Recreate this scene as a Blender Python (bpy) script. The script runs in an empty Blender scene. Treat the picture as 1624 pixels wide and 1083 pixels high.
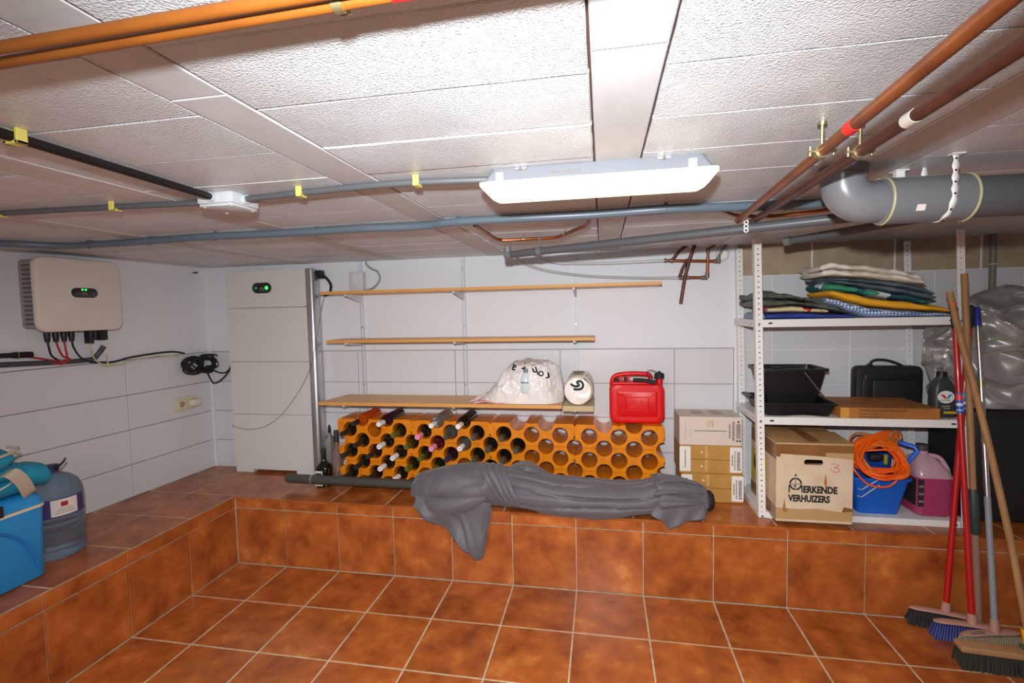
import bpy, bmesh, math, random
from math import sin, cos, pi, radians, sqrt, atan2
from mathutils import Matrix, Vector, noise

random.seed(7)
SC = bpy.context.scene
COL = SC.collection

# ------------------------------------------------------------------ camera, light, exposure
def rodrigues(r):
    v = Vector(r)
    return Matrix.Rotation(v.length, 3, v.normalized())

F_PX = 775.014
cam_d = bpy.data.cameras.new('camera')
cam_d.sensor_fit = 'HORIZONTAL'
cam_d.sensor_width = 36.0
cam_d.lens = 36.0 * F_PX / 1624.0
cam_d.clip_start = 0.02
cam = bpy.data.objects.new('camera', cam_d)
COL.objects.link(cam)
EYE = Vector((2.1214, -2.4300, 1.4302))
Rw = rodrigues((0.0628, 0.1825, -0.0156)) @ Matrix(((1, 0, 0), (0, 0, -1), (0, 1, 0)))
Rc = Rw.transposed() @ Matrix(((1, 0, 0), (0, -1, 0), (0, 0, -1)))
cam.matrix_world = Matrix.Translation(EYE) @ Rc.to_4x4()
SC.camera = cam

SC.view_settings.view_transform = 'Standard'
SC.view_settings.look = 'None'
SC.view_settings.gamma = 1.0
SC.view_settings.exposure = 0.0
SC.view_settings.use_curve_mapping = False

world = bpy.data.worlds.new('world')
SC.world = world
world.use_nodes = True
world.node_tree.nodes['Background'].inputs[0].default_value = (0.8, 0.85, 1.0, 1)
world.node_tree.nodes['Background'].inputs[1].default_value = 0.05


def lamp(name, kind, loc, energy, color, rot=None, **kw):
    d = bpy.data.lights.new(name, kind)
    d.energy = energy
    d.color = color
    for k, v in kw.items():
        setattr(d, k, v)
    o = bpy.data.objects.new(name, d)
    o.location = loc
    if rot is not None:
        o.rotation_euler = rot
    COL.objects.link(o)
    return o


def aim(loc, target):
    return (Vector(target) - Vector(loc)).to_track_quat('-Z', 'Y').to_euler()


# the photographer's flash, on the hot shoe above the lens
fl = (2.10, -2.44, 1.57)
lamp('camera_flash', 'SPOT', fl, 225.0, (0.95, 0.985, 1.0), aim(fl, (1.66, 0.51, 0.42)),
     spot_size=radians(130), spot_blend=1.0, shadow_soft_size=0.018)
# the fluorescent tube of the visible ceiling luminaire, shining down through its cover
lamp('luminaire_tube', 'AREA', (2.106, -1.204, 1.7055), 8.0, (1.0, 0.86, 0.66), (0, 0, 0),
     shape='RECTANGLE', size=0.46, size_y=0.07)
# added fill light without a fitting, behind the camera, to brighten the cellar
lamp('rear_fill_light', 'AREA', (0.7, -3.0, 1.70), 32.0, (1.0, 0.97, 0.95), (0, 0, 0),
     shape='RECTANGLE', size=1.6, size_y=0.5)


# ------------------------------------------------------------------ materials
def lin(c):
    out = []
    for x in c[:3]:
        x = x / 255.0
        out.append(x / 12.92 if x <= 0.04045 else ((x + 0.055) / 1.055) ** 2.4)
    return tuple(out) + (1.0,)


MATS = {}


def mat(name, col, rough=0.5, metal=0.0, col2=None, scale=8.0, detail=4.0, ramp=(0.35, 0.65),
        bump=0.0, bscale=60.0, bdist=0.002, coat=0.0, trans=0.0, emit=None, estr=0.0, spec=0.5, ior=1.45,
        rnd=0.0, alpha=1.0, stretch=None, sheen=0.0, col3=None):
    if name in MATS:
        return MATS[name]
    m = bpy.data.materials.new(name)
    m.use_nodes = True
    nt = m.node_tree
    N = nt.nodes
    L = nt.links
    b = N['Principled BSDF']
    b.inputs['Base Color'].default_value = lin(col)
    b.inputs['Roughness'].default_value = rough
    b.inputs['Metallic'].default_value = metal
    b.inputs['Specular IOR Level'].default_value = spec
    b.inputs['IOR'].default_value = ior
    b.inputs['Coat Weight'].default_value = coat
    b.inputs['Coat Roughness'].default_value = 0.08
    b.inputs['Transmission Weight'].default_value = trans
    b.inputs['Alpha'].default_value = alpha
    if sheen:
        b.inputs['Sheen Weight'].default_value = sheen
    if emit is not None:
        b.inputs['Emission Color'].default_value = lin(emit)
        b.inputs['Emission Strength'].default_value = estr
    geo = N.new('ShaderNodeNewGeometry')
    vec = geo.outputs['Position']
    if stretch:
        mp = N.new('ShaderNodeMapping')
        mp.inputs['Scale'].default_value = stretch
        L.new(vec, mp.inputs['Vector'])
        vec = mp.outputs['Vector']
    if rnd:
        oi = N.new('ShaderNodeObjectInfo')
        ad = N.new('ShaderNodeVectorMath')
        ad.operation = 'ADD'
        mu = N.new('ShaderNodeMath')
        mu.operation = 'MULTIPLY'
        mu.inputs[1].default_value = 40.0
        L.new(oi.outputs['Random'], mu.inputs[0])
        L.new(vec, ad.inputs[0])
        L.new(mu.outputs[0], ad.inputs[1])
        vec = ad.outputs[0]
    if col2 is not None:
        nz = N.new('ShaderNodeTexNoise')
        nz.inputs['Scale'].default_value = scale
        nz.inputs['Detail'].default_value = detail
        nz.inputs['Roughness'].default_value = 0.6
        L.new(vec, nz.inputs['Vector'])
        cr = N.new('ShaderNodeValToRGB')
        cr.color_ramp.elements[0].position = ramp[0]
        cr.color_ramp.elements[1].position = ramp[1]
        cr.color_ramp.elements[0].color = lin(col2)
        cr.color_ramp.elements[1].color = lin(col)
        if col3 is not None:
            e = cr.color_ramp.elements.new(min(0.98, ramp[1] + 0.12))
            e.color = lin(col3)
        L.new(nz.outputs['Fac'], cr.inputs['Fac'])
        src = cr.outputs['Color']
        if rnd:
            hs = N.new('ShaderNodeHueSaturation')
            mr = N.new('ShaderNodeMapRange')
            mr.inputs['To Min'].default_value = 1.0 - rnd
            mr.inputs['To Max'].default_value = 1.0 + rnd
            L.new(oi.outputs['Random'], mr.inputs['Value'])
            L.new(mr.outputs[0], hs.inputs['Value'])
            L.new(src, hs.inputs['Color'])
            src = hs.outputs['Color']
        L.new(src, b.inputs['Base Color'])
    if bump:
        bn = N.new('ShaderNodeTexNoise')
        bn.inputs['Scale'].default_value = bscale
        bn.inputs['Detail'].default_value = 3.0
        L.new(vec, bn.inputs['Vector'])
        bp = N.new('ShaderNodeBump')
        bp.inputs['Strength'].default_value = bump
        bp.inputs['Distance'].default_value = bdist
        L.new(bn.outputs['Fac'], bp.inputs['Height'])
        L.new(bp.outputs['Normal'], b.inputs['Normal'])
    MATS[name] = m
    return m


TERRA = mat('terracotta_glaze', (176, 97, 43), 0.27, col2=(128, 61, 26), col3=(198, 122, 62), scale=8.0, detail=7,
            ramp=(0.30, 0.60), bump=0.12, bscale=40, rnd=0.07, spec=0.6)
GROUT = mat('grout', (206, 186, 160), 0.9, col2=(176, 154, 128), scale=30)
PAINT = mat('white_paint', (216, 217, 222), 0.6, bump=0.06, bscale=120)
WTILE = mat('white_tile', (208, 207, 210), 0.28, bump=0.05, bscale=25)
WGROUT = mat('wall_grout', (150, 146, 146), 0.9)
LGROUT = mat('pale_wall_grout', (226, 226, 226), 0.9)
TAN = mat('tan_tile', (176, 158, 132), 0.35, col2=(162, 144, 120), scale=10)
FOAM = mat('ceiling_foam', (217, 222, 226), 0.34, col2=(200, 203, 206), scale=5, bump=1.0, bscale=270, bdist=0.0032, rnd=0.04, spec=0.6)
BEAM = mat('ceiling_beam', (204, 206, 208), 0.45, col2=(187, 188, 189), scale=6, bump=0.15, bscale=30, stretch=(1, 0.4, 1))
CRACK = mat('ceiling_gap', (84, 54, 46), 0.9)
WHITE = mat('white_plastic', (228, 228, 226), 0.4)
GREYW = mat('light_grey_plastic', (196, 200, 204), 0.4)
BLACK = mat('black_plastic', (22, 22, 24), 0.4)
BLACKM = mat('black_rubber', (28, 28, 30), 0.7)
STEELW = mat('white_steel', (226, 224, 222), 0.4)
ZINC = mat('zinc', (170, 160, 120), 0.35, metal=0.9)
CHROME = mat('chrome', (205, 205, 210), 0.22, metal=1.0)
ALU = mat('aluminium', (196, 198, 202), 0.32, metal=0.9)
COPPER = mat('copper', (150, 84, 40), 0.36, metal=0.5, col2=(116, 62, 30), scale=9, ramp=(.3, .6))
COPPERD = mat('dark_copper', (104, 60, 40), 0.42, metal=0.45, col2=(80, 42, 30), scale=14)
ORANGEP = mat('ochre_pipe', (132, 76, 22), 0.42, col2=(114, 62, 18), scale=6)
PVC = mat('grey_pvc', (112, 114, 118), 0.3, coat=0.1)
PVCD = mat('dark_grey_pvc', (86, 88, 92), 0.4)
CONDUIT = mat('blue_grey_conduit', (92, 106, 118), 0.35)
YELLOW = mat('yellow_plastic', (218, 208, 104), 0.5)
RED = mat('red_plastic', (206, 2, 8), 0.42)
WOODS = mat('beech_shelf', (224, 176, 120), 0.42, col2=(208, 158, 102), scale=7, stretch=(0.35, 6, 6))
WOODE = mat('shelf_edge', (208, 150, 78), 0.5)
CARD = mat('cardboard', (178, 142, 92), 0.8, col2=(166, 130, 84), scale=20)
CARDW = mat('white_cardboard', (222, 214, 204), 0.75)
INK = mat('black_ink', (30, 28, 28), 0.7)
INKG = mat('grey_ink', (120, 114, 110), 0.7)


# ------------------------------------------------------------------ mesh builder
class B:
    def __init__(self):
        self.v = []
        self.f = []

    def add(self, vs, fs):
        n = len(self.v)
        self.v += [tuple(p) for p in vs]
        self.f += [tuple(i + n for i in q) for q in fs]
        return self

    def bm(self, bm):
        bm.verts.index_update()
        return self.add([v.co[:] for v in bm.verts], [[v.index for v in f.verts] for f in bm.faces])

    def box(self, x0, x1, y0, y1, z0, z1, bev=0.0, seg=1, M=None):
        bm = bmesh.new()
        bmesh.ops.create_cube(bm, size=1.0)
        for v in bm.verts:
            v.co = Vector(((x0 + x1) / 2 + v.co.x * (x1 - x0), (y0 + y1) / 2 + v.co.y * (y1 - y0), (z0 + z1) / 2 + v.co.z * (z1 - z0)))
        if bev:
            bmesh.ops.bevel(bm, geom=list(bm.edges), offset=bev, segments=seg, affect='EDGES', profile=0.5)
        if M is not None:
            bmesh.ops.transform(bm, matrix=M, verts=list(bm.verts))
        self.bm(bm)
        bm.free()
        return self

    def loft(self, rings, cap0=True, cap1=True, closed=True):
        n = len(rings[0])
        vs = [p for r in rings for p in r]
        fs = []
        m = n if closed else n - 1
        for i in range(len(rings) - 1):
            for j in range(m):
                k = (j + 1) % n
                fs.append((i * n + j, i * n + k, (i + 1) * n + k, (i + 1) * n + j))
        if cap0:
            fs.append(tuple(reversed(range(n))))
        if cap1:
            fs.append(tuple((len(rings) - 1) * n + j for j in range(n)))
        return self.add(vs, fs)

    def tube(self, pts, r, seg=10, caps=True, closed=False):
        P = [Vector(p) for p in pts]
        n = len(P)
        rad = r if isinstance(r, (list, tuple)) else [r] * n
        T = []
        for i in range(n):
            if closed:
                t = P[(i + 1) % n] - P[i - 1]
            else:
                t = P[min(i + 1, n - 1)] - P[max(i - 1, 0)]
            T.append(t.normalized())
        up = Vector((0, 0, 1)) if abs(T[0].z) < 0.9 else Vector((1, 0, 0))
        u = T[0].cross(up).normalized()
        rings = []
        for i in range(n):
            u = (u - T[i] * u.dot(T[i]))
            if u.length < 1e-6:
                u = T[i].orthogonal()
            u.normalize()
            w = T[i].cross(u)
            rings.append([P[i] + (u * cos(2 * pi * k / seg) + w * sin(2 * pi * k / seg)) * rad[i] for k in range(seg)])
        if closed:
            rings.append(rings[0])
            return self.loft(rings, False, False)
        return self.loft(rings, caps, caps)

    def cyl(self, p0, p1, r, seg=16, r1=None):
        return self.tube([p0, p1], [r, r if r1 is None else r1], seg)

    def lathe(self, prof, c=(0, 0, 0), seg=20, M=None, sx=1.0, sy=1.0):
        """prof: (radius, height) pairs bottom to top around +Z"""
        rings = []
        for r, h in prof:
            ring = []
            for k in range(seg):
                p = Vector((max(r, 1e-4) * cos(2 * pi * k / seg) * sx, max(r, 1e-4) * sin(2 * pi * k / seg) * sy, h))
                if M is not None:
                    p = M @ p
                ring.append(p + Vector(c))
            rings.append(ring)
        return self.loft(rings, True, True)

    def prism(self, poly, y0, y1):
        """poly in (x, z), extruded along y"""
        n = len(poly)
        vs = [(x, y0, z) for x, z in poly] + [(x, y1, z) for x, z in poly]
        fs = [tuple(range(n)), tuple(reversed(range(n, 2 * n)))]
        for i in range(n):
            j = (i + 1) % n
            fs.append((i, i + n, j + n, j))
        return self.add(vs, fs)

    def torus(self, c, R, r, M=None, seg=20, s2=8, a0=0, a1=2 * pi):
        full = abs(a1 - a0 - 2 * pi) < 1e-6
        n = seg if full else seg + 1
        pts = []
        for i in range(n):
            a = a0 + (a1 - a0) * i / seg
            p = Vector((R * cos(a), R * sin(a), 0))
            if M is not None:
                p = M @ p
            pts.append(p + Vector(c))
        return self.tube(pts, r, s2, closed=full)


def set_mat(me, m):
    me.materials.append(m)


def mesh_of(name, b, m, smooth=35):
    me = bpy.data.meshes.new(name)
    me.from_pydata(b.v, [], b.f)
    bm = bmesh.new()
    bm.from_mesh(me)
    bmesh.ops.recalc_face_normals(bm, faces=list(bm.faces))
    bm.to_mesh(me)
    bm.free()
    if smooth:
        me.polygons.foreach_set('use_smooth', [True] * len(me.polygons))
        me.set_sharp_from_angle(angle=radians(smooth))
    me.update()
    if m is not None:
        me.materials.append(m)
    return me


def link(name, data, parent=None, **props):
    o = bpy.data.objects.new(name, data)
    COL.objects.link(o)
    if parent is not None:
        o.parent = parent
        if parent.type == 'EMPTY':
            o.matrix_parent_inverse = Matrix.Translation(-parent.location)
    for k, v in props.items():
        o[k] = v
    return o


def obj(name, b, m, parent=None, smooth=35, **props):
    return link(name, mesh_of(name, b, m, smooth), parent, **props)


def thing(name, label, cat, loc=(0, 0, 0), group=None):
    o = bpy.data.objects.new(name, None)
    o.empty_display_size = 0.05
    COL.objects.link(o)
    o.location = loc
    o['label'] = label
    o['category'] = cat
    if group:
        o['group'] = group
    return o


def tag(o, label, cat, group=None):
    o['label'] = label
    o['category'] = cat
    if group:
        o['group'] = group
    return o


def copy_tree(o, parent=None):
    c = o.copy()
    COL.objects.link(c)
    if parent is not None:
        c.parent = parent
    for ch in list(o.children):
        copy_tree(ch, c)
    return c


def plate_mesh(name, outline, holes, depth, m, smooth=40):
    """flat plate with holes in local XY, extruded along local Z from 0 to depth"""
    cu = bpy.data.curves.new(name + '_outline', 'CURVE')
    cu.dimensions = '2D'
    cu.fill_mode = 'BOTH'
    cu.extrude = depth / 2
    for poly in [outline] + list(holes):
        s = cu.splines.new('POLY')
        s.points.add(len(poly) - 1)
        for p, q in zip(s.points, poly):
            p.co = (q[0], q[1], 0, 1)
        s.use_cyclic_u = True
    t = bpy.data.objects.new('t', cu)
    me = bpy.data.meshes.new_from_object(t)
    bpy.data.objects.remove(t)
    bpy.data.curves.remove(cu)
    me.name = name
    me.transform(Matrix.Translation((0, 0, depth / 2)))
    bm = bmesh.new()
    bm.from_mesh(me)
    bmesh.ops.remove_doubles(bm, verts=list(bm.verts), dist=1e-6)
    bmesh.ops.recalc_face_normals(bm, faces=list(bm.faces))
    bm.to_mesh(me)
    bm.free()
    if smooth:
        me.polygons.foreach_set('use_smooth', [True] * len(me.polygons))
        me.set_sharp_from_angle(angle=radians(smooth))
    me.materials.clear()
    me.materials.append(m)
    return me


# local XY plane -> world XZ facing -y (plate front looks at the camera)
M_FRONT = Matrix(((1, 0, 0, 0), (0, 0, 1, 0), (0, 1, 0, 0), (0, 0, 0, 1)))


def circ(cx, cy, r, n=20, a0=0.0, a1=2 * pi):
    full = abs(abs(a1 - a0) - 2 * pi) < 1e-6
    k = n if full else n + 1
    return [(cx + r * cos(a0 + (a1 - a0) * i / n), cy + r * sin(a0 + (a1 - a0) * i / n)) for i in range(k)]


def stadium(cx, cy, w, h, n=8):
    r = h / 2
    d = max(w / 2 - r, 0)
    return [(cx + d + r * cos(a), cy + r * sin(a)) for a in [(-pi / 2 + pi * i / n) for i in range(n + 1)]] + \
           [(cx - d - r * cos(a), cy - r * sin(a)) for a in [(-pi / 2 + pi * i / n) for i in range(n + 1)]]


def rrect(x0, x1, y0, y1, r, n=5):
    out = []
    for cx, cy, a in ((x1 - r, y0 + r, -pi / 2), (x1 - r, y1 - r, 0), (x0 + r, y1 - r, pi / 2), (x0 + r, y0 + r, pi)):
        out += [(cx + r * cos(a + pi / 2 * i / n), cy + r * sin(a + pi / 2 * i / n)) for i in range(n + 1)]
    return out


def text(body, loc, size, m, parent, rot=(pi / 2, 0, 0), name='lettering', align='LEFT', sx=1.0, depth=0.0003, bold=0.0, font_shear=0.0):
    cu = bpy.data.curves.new(name, 'FONT')
    cu.body = body
    cu.size = size
    cu.extrude = depth
    cu.align_x = align
    cu.offset = bold
    cu.shear = font_shear
    cu.resolution_u = 3
    t = bpy.data.objects.new('t', cu)
    me = bpy.data.meshes.new_from_object(t)
    bpy.data.objects.remove(t)
    bpy.data.curves.remove(cu)
    me.name = name
    me.transform(Matrix.Translation(loc) @ (Matrix.Rotation(rot[2], 4, 'Z') @ Matrix.Rotation(rot[1], 4, 'Y') @ Matrix.Rotation(rot[0], 4, 'X')) @ Matrix.Diagonal((sx, 1, 1, 1)))
    me.materials.clear()
    me.materials.append(m)
    return link(name, me, parent)


def curve_pts(ctrl, n=8):
    """Catmull-Rom through control points"""
    P = [Vector(p) for p in ctrl]
    P = [P[0] * 2 - P[1]] + P + [P[-1] * 2 - P[-2]]
    out = []
    for i in range(1, len(P) - 2):
        for k in range(n):
            t = k / n
            a, b, c, d = P[i - 1], P[i], P[i + 1], P[i + 2]
            out.append(0.5 * ((2 * b) + (c - a) * t + (2 * a - 5 * b + 4 * c - d) * t * t + (3 * b - a - 3 * c + d) * t ** 3))
    out.append(P[-2])
    return out


def nz(p, s=1.0, o=0.0):
    return noise.noise(Vector(p) * s + Vector((o, o * 1.7, o * 0.6)))


# ================================================================== SETTING
T = 0.33
H = 0.391
CEIL = 1.772
YB = 0.51
XR = 4.45
YF = -4.0


def wx(y):
    return -0.56 - (0.51 - y) * 0.064


TILE_CACHE = {}


def tile_mesh(w, d, t, m, cham=0.0022):
    key = (round(w, 4), round(d, 4), round(t, 4), m.name)
    if key not in TILE_CACHE:
        b = B()
        x, y, c = w / 2, d / 2, cham
        vs = [(-x, -y, 0), (x, -y, 0), (x, y, 0), (-x, y, 0),
              (-x, -y, t - c), (x, -y, t - c), (x, y, t - c), (-x, y, t - c),
              (-x + c, -y + c, t), (x - c, -y + c, t), (x - c, y - c, t), (-x + c, y - c, t)]
        fs = [(8, 9, 10, 11)]
        for i in range(4):
            j = (i + 1) % 4
            fs += [(i, j, j + 4, i + 4), (i + 4, j + 4, j + 8, i + 8)]
        b.add(vs, fs)
        TILE_CACHE[key] = mesh_of('tile', b, m, smooth=0)
    return TILE_CACHE[key]


def put_tile(parent, w, d, t, m, M, name='tile'):
    o = link(name, tile_mesh(w, d, t, m), parent)
    o.matrix_local = M
    return o


# --- floor
b = B().box(-0.8, XR + .1, YF - .1, 0.0, -0.10, -0.0012)
floor = obj('floor', b, GROUT, kind='structure', smooth=0)
XC = 0.0197            # corner of the left riser
GJ = 0.0055
xs = [XC] + [T * i for i in range(1, 14)]
xs[-1] = min(xs[-1], XR)
for i in range(len(xs) - 1):
    for j in range(7):
        w = xs[i + 1] - xs[i] - GJ
        tz = random.uniform(-.0004, .0004)
        put_tile(floor, w, T - GJ, 0.012, TERRA, Matrix.Translation(((xs[i] + xs[i + 1]) / 2, -T * (j + .5), -0.012 + tz)))

# --- raised tiled ledge along the back and the left wall
b = B()
b.box(-0.75, XR, 0.008, YB + .02, -0.05, H - 0.0012)
b.box(-0.75, XC - .008, YF, 0.008, -0.05, H - 0.0012)
ledge = obj('ledge', b, GROUT, kind='structure', smooth=0)
ZS = 0.3275             # joint between riser tile and edge strip
RX = Matrix.Rotation(pi / 2, 4, 'X')
for i in range(len(xs) - 1):
    cx = (xs[i] + xs[i + 1]) / 2
    w = xs[i + 1] - xs[i] - GJ
    put_tile(ledge, w, ZS - GJ, 0.010, TERRA, Matrix.Translation((cx, 0.010, ZS / 2)) @ RX)
    put_tile(ledge, w, H - ZS - GJ * .5, 0.010, TERRA, Matrix.Translation((cx, 0.010, (ZS + H + .004) / 2)) @ RX)
RY = Matrix.Rotation(pi / 2, 4, 'Z') @ RX
for j in range(9):
    cy = -T * (j + .5)
    put_tile(ledge, T - GJ, ZS - GJ, 0.010, TERRA, Matrix.Translation((XC - 0.010, cy, ZS / 2)) @ RY)
    put_tile(ledge, T - GJ, H - ZS - GJ * .5, 0.010, TERRA, Matrix.Translation((XC - 0.010, cy, (ZS + H + .004) / 2)) @ RY)
# treads
txs = [-0.003 + .32 * 0, ] + [0.285 + T * i for i in range(13)]
txs = [x for x in txs if x < XR]
yb = 0.357
for i in range(len(txs) - 1):
    cx = (txs[i] + txs[i + 1]) / 2
    w = txs[i + 1] - txs[i] - GJ
    put_tile(ledge, w, yb - GJ + .004, 0.010, TERRA, Matrix.Translation((cx, (yb - .004) / 2, H - .010)))
    put_tile(ledge, w, YB - yb - GJ, 0.010, TERRA, Matrix.Translation((cx, (yb + YB) / 2, H - .010)))
lys = [YB, yb] + [0.03 - .325 * i for i in range(0, 12)]
xm = -0.30
for j in range(len(lys) - 1):
    y1, y0 = lys[j], lys[j + 1]
    cy = (y0 + y1) / 2
    d = y1 - y0 - GJ
    put_tile(ledge, XC - .020 - xm - GJ + .004, d, 0.010, TERRA, Matrix.Translation(((xm + XC - .018) / 2, cy, H - .010)))
    put_tile(ledge, xm - wx(cy) - GJ, d, 0.010, TERRA, Matrix.Translation(((xm + wx(cy)) / 2, cy, H - .010)))

# --- back wall: painted above, tiled below; right part tiled to the ceiling
ZT = [H, 0.582, 0.787, 0.992, 1.197]
b = B()
b.box(-0.75, XR + .1, YB + .012, YB + .15, 0.0, CEIL + .08)
wall_back = obj('wall_back', b, mat('mid_wall_grout', (184, 180, 182), .9), kind='structure', smooth=0)
XE = 2.858
obj('painted_plaster', B().box(-0.7, XE, YB - .004, YB + .013, 1.2, CEIL + .02, .002), PAINT, wall_back, smooth=0)
obj('corner_strip', B().box(XE - .004, XE + .012, YB - .006, YB + .013, H, CEIL + .02, .002), PAINT, wall_back, smooth=0)
obj('corner_joint', B().box(-.60, -.546, YB - .004, YB + .013, H, 1.2, .002), PAINT, wall_back, smooth=0)
wj = [-0.546, -0.11, 0.55, 1.21, 1.87, 2.53, XE - .004]
g = .0035
for k in range(4):
    for i in range(len(wj) - 1):
        put_tile(wall_back, wj[i + 1] - wj[i] - g, ZT[k + 1] - ZT[k] - g, .012, WTILE,
                 Matrix.Translation(((wj[i] + wj[i + 1]) / 2, YB + .012, (ZT[k] + ZT[k + 1]) / 2)) @ RX)
obj('grout_bed', B().box(XE + .012, XR, YB + .002, YB + .013, H, CEIL + .02), LGROUT, wall_back, smooth=0)
rj = [XE + .012, 3.05, 3.444, 3.84, 4.24, XR]
for z0, z1 in ((H, .582), (.582, .787), (.787, .992), (.992, 1.187), (1.187, 1.60)):
    for i in range(len(rj) - 1):
        put_tile(wall_back, rj[i + 1] - rj[i] - g, z1 - z0 - g, .012, WTILE,
                 Matrix.Translation(((rj[i] + rj[i + 1]) / 2, YB + .012, (z0 + z1) / 2)) @ RX)
rj = [XE + .012, 3.25, 3.652, 4.048, XR]
for i in range(len(rj) - 1):
    put_tile(wall_back, rj[i + 1] - rj[i] - .008, CEIL - 1.60 - g, .012, TAN,
             Matrix.Translation(((rj[i] + rj[i + 1]) / 2, YB + .012, (1.60 + CEIL) / 2)) @ RX)

# --- left wall (runs slightly out of square)
ang = atan2(wx(-1) - wx(0.51), -1 - 0.51)      # direction of the wall seen from above


def LW(s, z, off=0.0):
    """point on the left wall: s = y coordinate, z height, off = distance into the room"""
    return Vector((wx(s) + off, s, z))


a_w = math.atan(0.064)
LWM = Matrix.Rotation(-a_w, 4, 'Z')
b = B()
vs = []
for y in (YF, YB + .14):
    for dx in (-.15, -.012):
        for z in (0, CEIL + .08):
            vs.append((wx(y) + dx, y, z))
b.add(vs, [(0, 1, 3, 2), (4, 6, 7, 5), (0, 4, 5, 1), (2, 3, 7, 6), (1, 5, 7, 3), (0, 2, 6, 4)])
wall_left = obj('wall_left', b, WGROUT, kind='structure', smooth=0)
b = B()
vs = []
for y in (YF, YB):
    for dx in (-.02, -.001):
        for z in (1.2, CEIL + .02):
            vs.append((wx(y) + dx, y, z))
b.add(vs, [(0, 1, 3, 2), (4, 6, 7, 5), (0, 4, 5, 1), (2, 3, 7, 6), (1, 5, 7, 3), (0, 2, 6, 4)])
obj('painted_plaster', b, PAINT, wall_left, smooth=0)
lj = [YB, -0.065, -0.69, -1.31, -1.93, -2.55]
RYW = Matrix.Rotation(pi / 2 - a_w, 4, 'Z') @ RX
for k in range(4):
    for i in range(len(lj) - 1):
        cy = (lj[i] + lj[i + 1]) / 2
        put_tile(wall_left, (lj[i] - lj[i + 1]) / cos(a_w) - g, ZT[k + 1] - ZT[k] - g, .012, WTILE,
                 Matrix.Translation((wx(cy) - .012, cy, (ZT[k] + ZT[k + 1]) / 2)) @ RYW)
obj('wall_right', B().box(XR, XR + .12, YF, YB + .1, 0, CEIL + .08), PAINT, kind='structure', smooth=0)
obj('wall_front', B().box(-.9, XR + .1, YF - .12, YF, 0, CEIL + .08), PAINT, kind='structure', smooth=0)

# --- ceiling: concrete beams with foam filler blocks between
ceiling = obj('ceiling', B().box(-.9, XR + .1, YF - .1, YB + .14, CEIL + .007, CEIL + .1), CRACK, kind='structure', smooth=0)
beams = []
for k in range(-2, 4):
    x0 = 2.107 + (k if k != 1 else 1) * .65
    if k == 0: x0, x1 = 2.108, 2.212
    elif k == -1: x0, x1 = 1.457, 1.560
    elif k == -2: x0, x1 = 0.805, 0.915
    elif k == 1: x0, x1 = 2.745, 2.862
    else: x1 = x0 + .105
    beams.append((x0, x1))
beams = [(-0.50, -0.395), (0.155, 0.262)] + beams
BC = {}
for (x0, x1) in beams:
    cuts = [YF, -2.3, random.choice((-1.57, -1.43, -1.75)), random.choice((-.5, -.7)), YB]
    for i in range(4):
        w, d = x1 - x0 - .003, cuts[i + 1] - cuts[i] - .0015
        o = link('beam', tile_mesh(w, d, .012, BEAM), ceiling)
        o.matrix_local = Matrix.Translation(((x0 + x1) / 2, (cuts[i] + cuts[i + 1]) / 2, CEIL + .011 + random.uniform(-.001, .001))) @ Matrix.Rotation(pi, 4, 'X')
edges = [-0.75] + [e for bb in beams for e in bb] + [XR]
yrow = [-1.69 + .1955 * k for k in range(-4, 12)]
yrow = [YF] + yrow
yrow[-1] = YB
VARS = {}


def block_mesh(w, d, var):
    """foam filler block with ragged, slightly rounded edges, visible side facing -z"""
    key = (round(w, 3), round(d, 3), var)
    if key in VARS:
        return VARS[key]
    rr = random.Random(var * 31 + int(w * 1000))
    n = 14
    m_ = 5
    outer, mid, inner = [], [], []
    per = [(-1 + 2 * i / n, -1) for i in range(n)] + [(1, -1 + 2 * i / m_) for i in range(m_)] + \
          [(1 - 2 * i / n, 1) for i in range(n)] + [(-1, 1 - 2 * i / m_) for i in range(m_)]
    for (u, v) in per:
        ju, jv = rr.uniform(0, .0014), rr.uniform(0, .0016)
        x, y = u * (w / 2 - ju), v * (d / 2 - jv)
        outer.append((x, y, .012))
        mid.append((x, y, .0026 if var < 4 else .0004))
        c_ = .0026 if var < 4 else .0004
        inner.append((x - u * c_ if abs(u) == 1 else x, y - v * c_ if abs(v) == 1 else y, 0))
    b = B().loft([outer, mid, inner], False, True)
    VARS[key] = mesh_of('filler_block', b, FOAM, smooth=0)
    return VARS[key]


for c in range(0, len(edges), 2):
    x0, x1 = edges[c], edges[c + 1]
    mortared = x0 > 1.5 and x1 < 2.2          # the middle bay has smeared, proud joints; the others open cracks
    for r in range(len(yrow) - 1):
        d = yrow[r + 1] - yrow[r] - (.0016 if mortared else .0034)
        o = link('filler_block', block_mesh(x1 - x0 - .0035, d, (c * 3 + r) % 4 + (0 if mortared else 4)), ceiling)
        dz = random.uniform(-.0022, .0012) if mortared else random.uniform(-.0005, .0005)
        o.matrix_local = Matrix.Translation(((x0 + x1) / 2, (yrow[r] + yrow[r + 1]) / 2, CEIL + dz))
# ================================================================== CEILING SERVICES
# --- ochre pipes running across the ceiling near the viewer
def clamp_ring(b, p, axis, r, w=.008):
    a = Vector(axis).normalized()
    b.tube([Vector(p) - a * w, Vector(p) + a * w], r, 14)


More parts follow.
